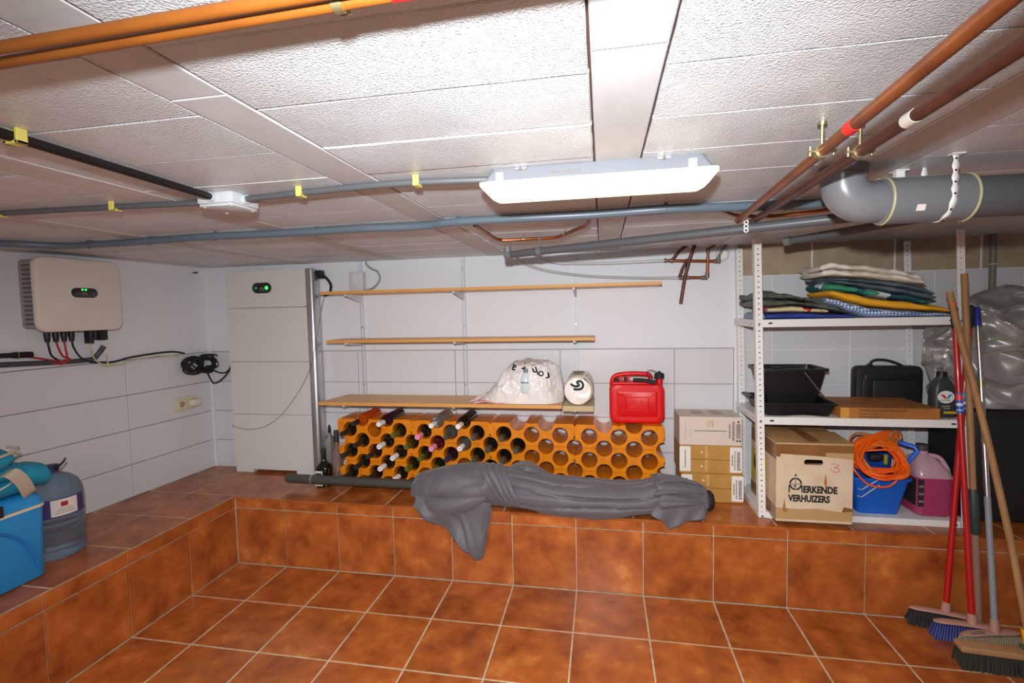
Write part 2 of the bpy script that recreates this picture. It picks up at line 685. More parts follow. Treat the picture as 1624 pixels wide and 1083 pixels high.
for k, (yc, zc, lab) in enumerate(((-1.973, 1.738, 'ochre painted ceiling pipe further from the luminaire of the pair'),
                                   (-1.948, 1.738, 'ochre painted ceiling pipe with a metal clamp, nearer the luminaire of the pair'))):
    t = thing('ceiling_pipe', lab, 'pipe', (-.4, yc, zc), 'ochre pipes across the ceiling')
    sl = (.022, .036)[k]
    pts = [(xq, yc - (xq - 1.4) * sl, zc) for xq in (-.60, .5, 1.4, 2.4, 4.4)]
    obj('pipe_run', B().tube(curve_pts(pts, 4), .0068, 16), ORANGEP, t)
    xk = (2.65, 1.868)[k]
    yk = yc - (xk - 1.4) * sl
    b = B()
    clamp_ring(b, (xk, yk, zc), (1, 0, 0), .0086, .005)
    b.cyl((xk, yk, zc + .006), (xk, yk, CEIL), .003, 8)
    b.box(xk - .007, xk + .007, yk + .008, yk + .016, zc - .003, zc + .004, .001)
    obj('clamp', b, ZINC, t)
    xb = 1.925
    if k == 1:
        yk = yc - (xb - 1.4) * sl
        obj('red_band', B().cyl((xb, yk, zc), (xb + .022, yk, zc), .0073, 16), mat('red_band', (214, 24, 30), .45), t)

# --- brown copper pipes on brackets, right
for k in range(2):
    if k == 0:
        p0, p1 = Vector((2.488, -2.05, 1.7125)), Vector((2.582, -.62, 1.7250))
        s = .47
        lab = 'brown copper pipe with a red band, left one of the bracketed pair'
    else:
        p0, p1 = Vector((2.575, -2.05, 1.7125)), Vector((2.640, -.55, 1.7250))
        s = .46
        lab = 'dark copper pipe with a white band, right one of the bracketed pair'
    t = thing('copper_pipe', lab, 'pipe', tuple(p1), 'bracketed copper pipes')
    d = (p1 - p0)
    obj('pipe_run', B().tube([p0, p0 + d * .5, p1], .0105, 18), COPPER if k == 0 else COPPERD, t)
    yk = -1.40 + .02 * k
    q = p0 + d * ((yk - p0.y) / d.y)
    b = B()
    clamp_ring(b, q, d, .0128, .007)
    b.cyl(q + Vector((0, 0, .01)), (q.x, q.y, CEIL - .004), .0032, 8)
    b.cyl((q.x, q.y, CEIL - .006), (q.x, q.y, CEIL), .008, 10)
    for sg in (-1, 1):
        b.box(q.x + sg * .018 - .006, q.x + sg * .018 + .006, q.y - .005, q.y + .005, q.z - .002, q.z + .002)
        b.cyl(q + Vector((sg * .020, 0, -.008)), q + Vector((sg * .020, 0, .010)), .0028, 8)
    obj('bracket', b, ZINC, t)
    yb_ = -1.535 if k == 0 else -1.552
    q = p0 + d * ((yb_ - p0.y) / d.y)
    dn = d.normalized()
    obj('band', B().tube([q - dn * .014, q + dn * .014], .0112, 18), mat('pipe_red_band', (224, 40, 34), .5) if k == 0 else mat('pipe_white_band', (206, 200, 190), .6), t)

# --- large grey soil pipe
t = thing('drain_pipe', 'thick grey plastic drain pipe with elbow hung under the ceiling', 'pipe', (2.72, -1.06, 1.67))
yx, zx, R0 = -1.055, 1.682, .0505
b = B()
path = [(2.716, yx, CEIL + .004), (2.716, yx, 1.755)]
for i in range(0, 9):
    a = pi / 2 * i / 8
    path.append((2.716 + .058 - .058 * cos(a) - .0, yx, 1.740 - .058 * sin(a)))
path.append((2.81, yx, zx))
b.tube(path, R0, 28)
obj('elbow', b, PVC, t)
obj('elbow_collar', B().cyl((2.716, yx, 1.752), (2.716, yx, CEIL + .002), R0 + .004, 28), PVC, t)
zr = zx - .010
b = B().tube([(2.80, yx, zx), (3.3, yx + .0, zx - .002), (4.44, yx + .02, zx - .004)], R0 - .002, 28)
obj('pipe_run', b, PVCD, t)
obj('socket', B().tube([(2.798, yx, zx), (2.800, yx, zx), (2.985, yx, zx), (2.99, yx, zx)], [R0, R0 + .005, R0 + .005, R0 + .001], 28), PVC, t)
SEAL = mat('rubber_seal', (176, 172, 130), .5)
for xsl in (2.806, 2.982):
    obj('seal_ring', B().torus((xsl, yx, zx), R0 + .0045, .0032, Matrix.Rotation(pi / 2, 3, 'Y'), 28, 8), SEAL, t)
b = B().box(2.855, 2.873, yx - R0 - .0062, yx - R0 - .0040, zx - .034, zx - .020)
b.v = [(x, y + (.010 if z < zx - .03 else .0048), z) for x, y, z in b.v]
obj('sticker', b, CARDW, t, smooth=0)


def perforated_strap(name, label, x, y, r, zc, ztop, m):
    """punched band hanging in a U round a pipe that runs along x"""
    s = thing(name, label, 'strap', (x, y, ztop))
    pts = [(x, y - r - .002, ztop)]
    n = 12
    pts += [(x, y - (r + .002) * cos(pi * i / n), zc - (r + .002) * sin(pi * i / n)) for i in range(n + 1)]
    pts += [(x, y + r + .002, ztop)]
    b = B()
    rings = []
    L = 0
    P = []
    for i in range(len(pts) - 1):
        a, c = Vector(pts[i]), Vector(pts[i + 1])
        k = max(2, int((c - a).length / .005))
        P += [a + (c - a) * j / k for j in range(k)]
    P.append(Vector(pts[-1]))
    for i, p in enumerate(P):
        w = .0062 + .0018 * cos(i * 1.2566)
        rings.append([(p.x - w, p.y, p.z), (p.x + w, p.y, p.z)])
    vs = [q for rr in rings for q in rr]
    fs = [(2 * i, 2 * i + 1, 2 * i + 3, 2 * i + 2) for i in range(len(rings) - 1)]
    b.add(vs, fs)
    o = obj('band', b, m, s, smooth=60)
    mo = o.modifiers.new('s', 'SOLIDIFY')
    mo.thickness = .0012
    b = B()
    for i in range(2, len(P) - 2, 5):
        p = P[i]
        if p.y < y:
            b.cyl((p.x, p.y - .0016, p.z), (p.x, p.y + .0016, p.z), .0024, 8)
    obj('punched_hole', b, BLACKM, s, kind='stuff')
    b = B().box(x - .014, x + .014, y - r - .014, y - r + .006, ztop - .003, ztop, .001)
    obj('fixing_plate', b, m, s)
    return s


perforated_strap('hanging_strap', 'white punched metal strap holding the thick grey drain pipe', 2.928, yx, R0 + .004, zx, CEIL, STEELW)
tag(obj('angle_bracket', B().box(2.868, 2.888, -.995, -.975, CEIL - .028, CEIL, .002).box(2.862, 2.895, -1.0, -.97, CEIL - .004, CEIL, .001), STEELW),
    'small white metal bracket on the ceiling behind the drain pipe', 'bracket')

# --- thin grey waste pipe hung under it
t = thing('waste_pipe', 'slim grey plastic waste pipe sloping up towards the drain elbow', 'pipe', (1.70, -.2, 1.69))
w0, w1 = Vector((1.700, -.22, 1.689)), Vector((3.02, -.80, 1.700))
obj('pipe_run', B().tube([w0, (w0 + w1) / 2, w1], .0165, 18), PVCD, t)
dn = (w1 - w0).normalized()
obj('end_cap', B().tube([w0 - dn * .012, w0 - dn * .010, w0 + dn * .018, w0 + dn * .020], [.015, .0195, .0195, .017], 18).cyl(w0 + Vector((0, 0, 0)), w0 + Vector((0, 0, .034)), .0185, 16), PVC, t)
q = w0 + dn * .17
obj('pipe_clip', B().tube([q - dn * .010, q + dn * .010], .0185, 18).cyl(q, (q.x, q.y, CEIL), .004, 8), PVC, t)
q = w0 + (w1 - w0) * .685
s = thing('pipe_hanger', 'white punched strap hanging the slim waste pipe by the copper pipes', 'strap', tuple(q))
b = B()
for i in range(5):
    b.torus((q.x, q.y - .019, q.z - .008 + i * .0135), .0065, .0022, Matrix.Rotation(pi / 2, 3, 'X'), 12, 6)
obj('band', b, STEELW, s)
obj('fixing_plate', B().box(q.x - .014, q.x + .006, q.y - .028, q.y - .010, q.z + .054, q.z + .060, .001).cyl((q.x, q.y - .019, q.z + .05), (q.x, q.y - .019, CEIL), .003, 8), STEELW, s)

t = thing('pipe_stub', 'short capped grey pipe end below the drain pipe', 'pipe', (2.90, -.20, 1.70))
obj('pipe_run', B().tube([(2.880, -.20, 1.698), (3.17, -.55, 1.712)], .0155, 16), PVCD, t)
obj('end_cap', B().tube([(2.876, -.195, 1.6975), (2.892, -.214, 1.699)], .0185, 16), PVC, t)

# --- wavy blue-grey conduit right across the ceiling
t = thing('ceiling_conduit', 'wavy blue-grey conduit running right across the ceiling', 'conduit', (-.6, -.75, 1.75))
cpts = [(-.60, -.86, 1.752), (-.293, -.824, 1.752), (-.151, -.700, 1.752), (.05, -.690, 1.752), (.292, -.699, 1.752), (.55, -.722, 1.752), (.779, -.711, 1.752), (1.045, -.704, 1.752),
        (1.25, -.712, 1.752), (1.399, -.694, 1.752), (1.50, -.70, 1.752), (1.607, -.736, 1.752), (1.85, -.738, 1.752), (2.093, -.732, 1.752), (2.336, -.755, 1.752), (2.6, -.72, 1.752),
        (2.9, -.70, 1.752), (3.4, -.71, 1.752), (4.44, -.70, 1.752)]
obj('conduit_run', B().tube(curve_pts(cpts, 6), .0145, 14), CONDUIT, t)
for (x, y) in ((-.02, -.692), (.29, -.699), (.62, -.722), (1.05, -.705), (1.62, -.737), (2.33, -.755), (2.70, -.708)):
    b = B().torus((x, y, 1.752), .0158, .0022, Matrix.Rotation(pi / 2, 3, 'Y'), 18, 6).box(x - .006, x + .006, y + .005, y + .02, 1.760, CEIL, .001)
    obj('saddle_clip', b, CONDUIT, t)

# --- thin grey conduits, junction box, black conduit
def clip(parent, x, y, z, r, axis='x'):
    b = B()
    if axis == 'x':
        b.box(x - .008, x + .008, y - r - .006, y + r + .002, z - r - .003, z - r + .004, .001)
        b.box(x - .008, x + .008, y - r - .007, y - r - .001, z - r - .003, CEIL, .001)
    else:
        b.box(x - r - .006, x + r + .006, y - .009, y + .009, z - r - .003, z - r + .003, .001)
        b.box(x + r, x + r + .006, y - .009, y + .009, z - r - .003, CEIL, .001)
        b.box(x - r - .006, x - r, y - .009, y + .009, z - r - .003, CEIL, .001)
    obj('pipe_clip', b, YELLOW, parent)


t = thing('thin_conduit', 'thin grey conduit between the junction box and the luminaire', 'conduit', (1.15, -1.2, 1.76))
obj('conduit_run', B().tube(curve_pts([(1.14, -1.203, 1.758), (1.40, -1.235, 1.758), (1.63, -1.250, 1.758), (1.88, -1.222, 1.758)], 6), .0088, 12), PVCD, t)
clip(t, 1.337, -1.228, 1.758, .0088)
clip(t, 1.672, -1.250, 1.758, .0088)
t = thing('thin_conduit', 'thin grey conduit from the left wall to the junction box', 'conduit', (-.2, -1.2, 1.76))
obj('conduit_run', B().tube(curve_pts([(-.64, -1.24, 1.758), (.338, -1.238, 1.758), (.70, -1.222, 1.758), (1.05, -1.198, 1.758)], 6), .0088, 12), PVCD, t)
clip(t, .345, -1.238, 1.758, .0088)
clip(t, .735, -1.220, 1.758, .0088)
t = thing('black_conduit', 'black conduit running over the ceiling to the junction box', 'conduit', (1.09, -1.3, 1.76))
obj('conduit_run', B().tube([(1.112, -2.4, 1.757), (1.102, -1.74, 1.757), (1.085, -1.25, 1.757)], .0095, 14), BLACK, t)
clip(t, 1.1005, -1.715, 1.757, .0095, 'y')

t = thing('junction_box', 'light grey junction box on the ceiling where three conduits meet', 'junction box', (1.09, -1.195, CEIL))
obj('body', B().box(1.035, 1.145, -1.250, -1.145, CEIL - .030, CEIL, .004, 2), GREYW, t)
obj('lid', B().box(1.038, 1.142, -1.247, -1.148, CEIL - .038, CEIL - .030, .003, 2), GREYW, t)
for dx in (-.042, .042):
    for dy in (-.04, .04):
        obj('screw', B().cyl((1.09 + dx, -1.1975 + dy, CEIL - .0395), (1.09 + dx, -1.1975 + dy, CEIL - .036), .004, 10), GREYW, t)
for q0, q1 in (((1.138, -1.203, 1.758), (1.155, -1.204, 1.758)), ((1.022, -1.1985, 1.758), (1.038, -1.198, 1.758)), ((1.0855, -1.262, 1.757), (1.085, -1.246, 1.757))):
    obj('cable_gland', B().cyl(q0, q1, .0125, 14), GREYW, t)

# --- fluorescent luminaire
t = thing('fluorescent_luminaire', 'lit fluorescent tube luminaire with clear cover on the ceiling', 'ceiling light', (2.1, -1.19, CEIL))
lx0, lx1, ly0, ly1 = 1.835, 2.378, -1.268, -1.140
b = B()
rg = []
for (i0, i1, z) in ((.028, .006, CEIL), (.026, .004, CEIL - .006), (.012, .002, CEIL - .024), (.004, .001, CEIL - .031)):
    rg.append([(x, y, z) for x, y in rrect(lx0 + i0, lx1 - i0, ly0 + i1, ly1 - i1, .012, 4)])
b.loft(rg, True, True)
obj('housing', b, mat('lamp_housing', (116, 119, 126), .5), t)
DIFF = mat('diffuser_glow', (255, 246, 228), .3, emit=(255, 226, 178), estr=2.6)
b = B()
rg = []
for (i0, i1, z) in ((-.002, -.002, CEIL - .031), (-.002, -.002, CEIL - .038), (.010, .006, CEIL - .050), (.026, .020, CEIL - .060), (.045, .036, CEIL - .063)):
    rg.append([(x, y, z) for x, y in rrect(lx0 + i0, lx1 - i0, ly0 + i1, ly1 - i1, .012, 4)])
b.loft(rg, True, True)
obj('diffuser', b, DIFF, t)
for xk in (1.885, 2.322):
    for yk in (ly0 - .003, ly1 + .003):
        b = B().box(xk - .009, xk + .009, yk - .004, yk + .004, CEIL - .041, CEIL - .012, .0015)
        b.box(xk - .006, xk + .006, yk - .006, yk + .003, CEIL - .045, CEIL - .038, .001)
        obj('clip', b, WHITE, t)
for xk in (1.935, 2.262):
    obj('mounting_bracket', B().box(xk - .016, xk + .016, ly0 + .002, ly0 + .02, CEIL - .008, CEIL, .001).cyl((xk, ly0 + .004, CEIL - .010), (xk, ly0 + .004, CEIL), .004, 8), CHROME, t)
b = B()
for k, (dx, w, zz) in enumerate(((0, .02, .016), (0, .026, .019), (.004, .008, .0235), (.034, .007, .0155), (.043, .006, .0155), (.052, .008, .0155), (.062, .008, .0155), (.037, .034, .019), (.040, .030, .022))):
    b.box(2.005 + dx, 2.005 + dx + w, ly0 + .0008, ly0 + .0030, CEIL - zz - .001, CEIL - zz + .001)
obj('rating_print', b, INKG, t, smooth=0)

# --- small copper pipe work under the ceiling
t = thing('copper_pipe', 'bright thin copper pipe below the blue-grey conduit', 'pipe', (2.0, -.7, 1.75), 'copper pipes')
obj('pipe_run', B().tube(curve_pts([(1.05, -.645, 1.757), (1.66, -.672, 1.757), (1.851, -.690, 1.757), (2.22, -.668, 1.757), (2.47, -.685, 1.757), (2.53, -.640, 1.757), (2.60, -.535, 1.757), (2.70, -.49, 1.757), (2.80, -.50, 1.757), (2.95, -.60, 1.757)], 6), .0065, 10), COPPER, t)
t = thing('copper_pipe', 'thin copper pipe with a dipped loop under the luminaire', 'pipe', (1.85, -.4, 1.75), 'copper pipes')
obj('pipe_run', B().tube([(1.662, -.66, 1.752), (1.662, -.60, 1.752), (1.665, -.30, 1.752), (1.68, -.255, 1.752), (1.72, -.245, 1.752), (1.88, -.243, 1.752), (1.93, -.255, 1.752), (2.055, -.50, 1.752), (2.075, -.57, 1.752), (2.078, -.64, 1.752), (2.078, -.66, 1.760)], .0075, 10), COPPER, t)
for p in ((1.664, -.40, 1.752), (1.78, -.244, 1.752), (1.97, -.33, 1.752)):
    obj('pipe_clip', B().cyl(p, (p[0], p[1], CEIL), .003, 8).box(p[0] - .008, p[0] + .008, p[1] - .008, p[1] + .008, p[2] - .003, p[2] + .003, .001), ZINC, t)

# --- copper pipework on the back wall
t = thing('wall_pipework', 'copper pipework with elbows and tees on the painted back wall', 'pipework', (2.6, .46, 1.6))
yw = .46
FIT = mat('tin_fitting', (120, 112, 108), .45, metal=.5)
def run(name, pts, r=.0085, m=None):
    obj(name, B().tube(pts, r, 12), m or COPPER, t)
run('upper_pipe', [(2.475, yw, 1.699), (2.745, yw, 1.685)])
run('lower_pipe', [(2.59, yw, 1.600), (2.675, yw, 1.597)])
run('riser_pipe', [(2.696, yw - .015, 1.60), (2.699, yw - .015, 1.70), (2.699, yw - .02, 1.752), (2.735, yw - .03, 1.768)])
run('branch_pipe', [(2.51, yw - .014, 1.70), (2.545, yw - .02, 1.745), (2.585, yw - .03, 1.775)], .0085, COPPERD)
run('drop_pipe', [(2.553, yw - .03, 1.455), (2.575, yw - .03, 1.60), (2.60, yw - .035, 1.70), (2.625, yw - .05, 1.775)], .0095, COPPERD)
run('tee_pipe', [(2.548, yw - .012, 1.602), (2.565, yw - .018, 1.65), (2.592, yw - .03, 1.70)], .0085, COPPERD)
for p0, p1 in (((2.468, yw, 1.6995), (2.482, yw, 1.699)), ((2.735, yw, 1.6855), (2.768, yw, 1.684)), ((2.757, yw, 1.684), (2.757, yw, 1.708)), ((2.498, yw, 1.698), (2.522, yw, 1.697)),
               ((2.548, yw, 1.601), (2.60, yw, 1.600)), ((2.668, yw, 1.597), (2.70, yw, 1.597)), ((2.696, yw - .012, 1.597), (2.697, yw - .012, 1.625)), ((2.699, yw - .018, 1.735), (2.699, yw - .018, 1.758))):
    obj('fitting', B().cyl(p0, p1, .0115, 12), FIT, t)
run('vent_feed', [(2.757, yw, 1.705), (2.775, yw, 1.745), (2.80, yw - .02, 1.775)], .007, FIT)
t = thing('round_ceiling_rose', 'round white plastic cap above the copper pipework', 'cap', (2.785, .475, 1.715))
obj('cover', B().lathe([(.030, 0), (.033, .004), (.031, .016), (.024, .022), (.001, .023)], (2.785, .50, 1.722), 24, Matrix.Rotation(pi / 2, 3, 'X')), WHITE, t)
obj('rim', B().torus((2.785, .492, 1.722), .033, .004, Matrix.Rotation(pi / 2, 3, 'X'), 24, 8), GREYW, t)
HOSE = mat('clear_hose', (216, 216, 216), .25, trans=.35, alpha=.9)
t = thing('clear_hose', 'clear hose sagging from the ceiling to the upper copper pipe', 'hose', (1.9, .45, 1.7), 'clear hoses on the back wall')
obj('hose_run', B().tube(curve_pts([(1.735, .30, 1.768), (1.78, .44, 1.735), (1.86, .475, 1.712), (2.0, .48, 1.702), (2.2, .475, 1.698), (2.475, yw, 1.699)], 8), .0085, 10), HOSE, t)
t = thing('clear_hose', 'clear hose sagging lower to the second copper pipe', 'hose', (1.7, .45, 1.7), 'clear hoses on the back wall')
obj('hose_run', B().tube(curve_pts([(1.63, .35, 1.768), (1.66, .45, 1.722), (1.80, .482, 1.668), (2.05, .485, 1.628), (2.35, .48, 1.607), (2.548, yw, 1.601)], 8), .0085, 10), HOSE, t)

# ================================================================== LEFT WALL
def wall_thing(y):
    return wx(y)


t = thing('solar_inverter', 'square white inverter with black display mounted on the left wall', 'inverter', (-.5, -.36, 1.36))
# local frame: x' = into the room, y' along wall
MI = Matrix.Translation((wx(-.36), -.36, 1.56)) @ LWM
b = B()
rg = []
for (dx, ins) in ((.105, .004), (.112, .0), (.125, .0), (.132, .003), (.136, .012)):
    rg.append([MI @ Vector((dx, y, z)) for y, z in rrect(-.200 + ins, .200 - ins, -.182 + ins, .182 - ins, .045 - ins * .5, 6)])
b.loft(rg, True, True)
obj('front_cover', b, mat('inverter_cover', (214, 206, 198), .45), t)
b = B()
rg = []
for (dx, ins) in ((.0, .0), (.104, .0)):
    rg.append([MI @ Vector((dx, y, z)) for y, z in rrect(-.180 + ins, .190 - ins, -.165 + ins, .170 - ins, .02, 4)])
b.loft(rg, True, True)
obj('rear_housing', b, mat('inverter_back', (150, 146, 142), .5), t)
for i in range(14):
    z = -.145 + i * .0215
    b = B().box(.028, .100, -.186, -.181, z, z + .010, .001, 1, MI)
    obj('cooling_fin', b, mat('inverter_fin', (96, 90, 86), .55), t)
b = B()
rg = []
for (dx, ins) in ((.135, .0), (.1385, .001), (.1395, .004)):
    rg.append([MI @ Vector((dx, p[0] + .012, p[1] + .012)) for p in stadium(0, 0, .125 - ins * 2, .050 - ins * 2)])
b.loft(rg, True, True)
disp = obj('display', b, mat('display_black', (38, 38, 40), .2, coat=.5), t)
LED = mat('green_led', (60, 255, 90), .4, emit=(60, 255, 90), estr=2.2)
LEDW = mat('dim_icon', (112, 112, 112), .5)
for dy in (-.004, .012):
    obj('indicator', B().lathe([(.0048, 0), (.0048, .0006)], MI @ Vector((.1394, dy + .004, .028)), 10, LWM.to_3x3() @ Matrix.Rotation(pi / 2, 3, 'Y')), LED, disp)
b = B()
for k in range(8):
    a = -pi * .1 + k * pi * 1.2 / 7
    R_ = Matrix.Translation((.1396, .012, .004)) @ Matrix.Rotation(a - pi / 2, 4, 'X')
    b.box(-.0003, .0004, -.0016, .0016, .004, .012, 0, 1, MI @ R_)
obj('emblem', b, LEDW, disp)
for i, (y, m_) in enumerate(((-.120, BLACK), (-.083, BLACK), (-.047, BLACK), (-.013, BLACK))):
    obj('cable_connector', B().tube([MI @ Vector((.06, y, -.165)), MI @ Vector((.06, y, -.20)), MI @ Vector((.06, y, -.232))], [.012, .014, .010], 12), m_, t)
obj('terminal_plug', B().box(.04, .085, .058, .078, -.250, -.165, .003, 1, MI).box(.04, .085, .082, .098, -.225, -.165, .003, 1, MI), BLACK, t)
obj('terminal_plug', B().box(.04, .085, .104, .150, -.235, -.165, .006, 2, MI), BLACK, t)

WIRE = BLACKM
def cable(name, label, pts, r, m, n=6, group=None):
    c = thing(name, label, 'cable', tuple(pts[0]), group)
    obj('cable_run', B().tube(curve_pts(pts, n), r, 8), m, c)
    return c


REDW = mat('red_wire', (168, 36, 30), .5)
def W(y, z, off=.02):
    return (wx(y) + off, y, z)


def I(y, z, dx=.06):
    return tuple(MI @ Vector((dx, y, z)))


cable('wire', 'black wire curving from the first inverter connector', [I(-.120, -.23), I(-.115, -.265), W(-.44, 1.255), W(-.40, 1.215, .03)], .0045, WIRE, group='inverter wires')
cable('wire', 'red wire looping back from the second inverter connector', [I(-.083, -.23), I(-.075, -.265), W(-.415, 1.255, .05), W(-.38, 1.235, .045), W(-.40, 1.222, .04), W(-.46, 1.240), W(-.54, 1.262)], .0045, REDW, group='inverter wires')
cable('wire', 'red wire dropping from the third inverter connector', [I(-.047, -.23), I(-.044, -.27), W(-.40, 1.24, .055), W(-.41, 1.214, .04), W(-.45, 1.222, .03)], .0045, REDW, group='inverter wires')
cable('wire', 'black wire arching from the fourth inverter connector to the right', [I(-.013, -.23), I(-.005, -.27), W(-.33, 1.235, .05), W(-.26, 1.205, .03), W(-.2, 1.20, .03)], .0045, WIRE, group='inverter wires')
cable('wire', 'pale wire drooping from the inverter terminal block', [I(.068, -.25), I(.075, -.28), W(-.26, 1.225, .04), W(-.215, 1.190, .03), W(-.19, 1.175, .03), W(-.185, 1.20, .03), W(-.20, 1.24, .04)], .004, mat('pale_wire', (196, 190, 150), .5), group='inverter wires')
t = thing('wall_conduit', 'dark grey conduit along the left wall below the inverter', 'conduit', W(-.6, 1.23))
obj('conduit_run', B().tube(curve_pts([W(-1.5, 1.262, .02), W(-.9, 1.244, .02), W(-.66, 1.235, .02), W(-.40, 1.222, .02), W(-.27, 1.222, .025), W(-.235, 1.245, .03), W(-.215, 1.29, .05)], 6), .0125, 12), mat('dark_conduit', (66, 70, 78), .4), t)
obj('saddle_clip', B().torus(W(-.405, 1.222, .02), .0135, .002, Matrix.Rotation(pi / 2, 3, 'X'), 16, 6), GREYW, t)
t = thing('wall_conduit', 'short black conduit on the left wall above the grey one', 'conduit', W(-.6, 1.27))
obj('conduit_run', B().tube([W(-1.5, 1.30, .02), W(-.7, 1.279, .02), W(-.55, 1.273, .02)], .0115, 12), BLACKM, t)
obj('end_sleeve', B().tube([W(-.60, 1.2745, .02), W(-.525, 1.272, .02)], .0145, 12), BLACK, t)
obj('saddle_clip', B().torus(W(-.585, 1.274, .02), .0155, .002, Matrix.Rotation(pi / 2, 3, 'X'), 16, 6), ZINC, t)
c = cable('cable', 'black cable strung along the left wall towards the coil', [W(-.25, 1.205), W(-.15, 1.196), W(-.05, 1.212), W(.1, 1.222), W(.22, 1.222), W(.30, 1.205)], .0055, WIRE)
c = cable('cable', 'pale yellow earth cable strung along the left wall', [W(-.21, 1.186, .03), W(-.12, 1.179, .03), W(-.04, 1.196, .03), W(.1, 1.205, .03), W(.20, 1.199, .03), W(.24, 1.192, .035)], .004, mat('pale_wire', (196, 190, 150), .5))
# coil of black cable
t = thing('cable_coil', 'tangled coil of black cable hanging on the left wall', 'cable', W(.42, 1.12))
rr = random.Random(4)
for k in range(20):
    cy, cz = (.345, 1.125) if k % 2 == 0 else (.455, 1.122)
    cy += rr.uniform(-.02, .02)
    cz += rr.uniform(-.012, .012)
    rx_, rz_ = rr.uniform(.045, .075), rr.uniform(.036, .056)
    if k > 15:
        cy, rx_, rz_ = .40, rr.uniform(.095, .12), rr.uniform(.035, .05)
    ph = rr.uniform(0, 6)
    pts = [W(cy + rx_ * cos(a) , cz + rz_ * sin(a), .028 + .012 * sin(a * 2 + ph) + .0016 * k) for a in [2 * pi * i / 20 for i in range(20)]]
    obj('cable_loop', B().tube(pts, .0052, 7, closed=True), WIRE, t)
obj('cable_tail', B().tube(curve_pts([W(.43, 1.10, .04), W(.455, 1.02, .05), (-.50, .47, .985), (-.455, .475, 1.0), (-.40, .48, 1.05), (-.355, .485, 1.12)], 6), .0055, 7), WIRE, t)
obj('cable_tail', B().tube(curve_pts([W(.44, 1.11, .04), (-.50, .47, 1.075), (-.44, .475, 1.055), (-.39, .48, 1.07), (-.355, .485, 1.14)], 6), .005, 7), WIRE, t)
obj('cable_tie', B().torus(W(.37, 1.15, .045), .022, .004, Matrix.Rotation(pi / 2, 3, 'X'), 14, 6), BLACK, t)

t = thing('wall_socket', 'cream double socket with a plug on the left wall tiles', 'socket', W(.32, .87))
MS = Matrix.Translation((wx(.30), .30, .876)) @ LWM
obj('backplate', B().box(0, .012, -.075, .075, -.042, .042, .003, 2, MS), mat('cream_plastic', (206, 196, 168), .45), t)
obj('faceplate', B().box(.012, .016, -.065, -.002, -.034, .034, .002, 1, MS), mat('cream_plastic', (206, 196, 168), .45), t)
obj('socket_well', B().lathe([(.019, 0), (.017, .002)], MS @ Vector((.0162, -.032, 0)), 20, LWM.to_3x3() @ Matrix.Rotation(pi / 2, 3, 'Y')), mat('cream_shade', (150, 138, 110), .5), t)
obj('plug', B().box(.014, .060, .006, .082, -.020, .022, .006, 2, MS), mat('plug_white', (216, 208, 190), .4), t)
tag(obj('wall_hook', B().cyl(W(.42, 1.735, .0), W(.42, 1.735, .03), .004, 8).cyl(W(.42, 1.735, .025), W(.42, 1.735, .032), .007, 8), BLACK),
    'small black hook on the left wall near the ceiling corner', 'hook')

# ================================================================== BATTERY
t = thing('battery_cabinet', 'tall white home battery stack with green lights in the corner', 'battery', (-.02, .45, H))
bx0, bx1, by0, by1 = -.322, .262, .416, .505
BAT = mat('battery_white', (208, 206, 203), .45)
segz = [(.432, .785), (.788, 1.135), (1.138, 1.488), (1.491, 1.728)]
for k, (z0, z1) in enumerate(segz):
    b = B()
    rg = []
    for (y, ins) in ((by1, 0), (by0 + .006, 0), (by0, .005)):
        rg.append([(x, y, z) for x, z in rrect(bx0 + ins, bx1 - ins, z0, z1, .004 if k < 3 else .010, 3)])
    b.loft(rg, True, True)
    nm = 'battery_module' if k < 3 else 'control_module'
    mod = obj(nm, b, BAT, t)
b = B().box(bx0 + .002, bx0 + .13, by0 + .004, by1, H, .4315, .002).box(bx1 - .13, bx1 - .002, by0 + .004, by1, H, .4315, .002).box(bx0 + .13, bx1 - .13, by0 + .004, by1, .412, .4315, .002)
b.box(bx0 + .13, bx1 - .13, by1 - .01, by1, H, .412)
obj('plinth', b, BAT, t)
# silver rounded column along the right edge
b = B()
rg = []
for z in (H, 1.722, 1.734):
    k = .004 if z > 1.73 else 0
    pr = [(bx1 + .001 + k, by0 - .002 + k)] + [(bx1 + .028 + (.024 - k) * sin(a) , by0 + .026 - (.028 - k) * cos(a)) for a in [pi / 2 * i / 6 for i in range(7)]] + [(bx1 + .052 - k, by0 + .060), (bx1 + .001 + k, by0 + .060)]
    rg.append([(x, y, z) for x, y in pr])
b.loft(rg, True, True)
obj('side_column', b, ALU, t)
SIDE = mat('battery_side', (176, 178, 184), .4, metal=.3)
for z0, z1 in ((H, .785), (.790, 1.135), (1.14, 1.488), (1.493, 1.722)):
    sp = obj('side_panel', B().box(bx1 + .003, bx1 + .046, by0 + .061, by1 + .004, z0, z1, .002), SIDE, t)
b = B()
rg = []
for (y, ins) in ((by0 + .001, 0), (by0 - .0028, .001), (by0 - .0036, .004)):
    rg.append([(x, y, z) for x, z in [(p[0] - .052, p[1] + 1.618) for p in stadium(0, 0, .140 - 2 * ins, .070 - 2 * ins)]])
b.loft(rg, True, True)
d_ = obj('display', b, mat('display_black', (38, 38, 40), .2, coat=.5), t)
for dx, s_ in ((-.040, .007), (.036, .012)):
    obj('indicator', B().lathe([(s_, 0), (s_ * .8, .0012)], (-.052 + dx, by0 - .0037, 1.618), 12, Matrix.Rotation(pi / 2, 3, 'X')), mat('dim_green_led', (30, 150, 60), .4, emit=(40, 220, 80), estr=.5) if dx < 0 else LED, d_)
b = B()
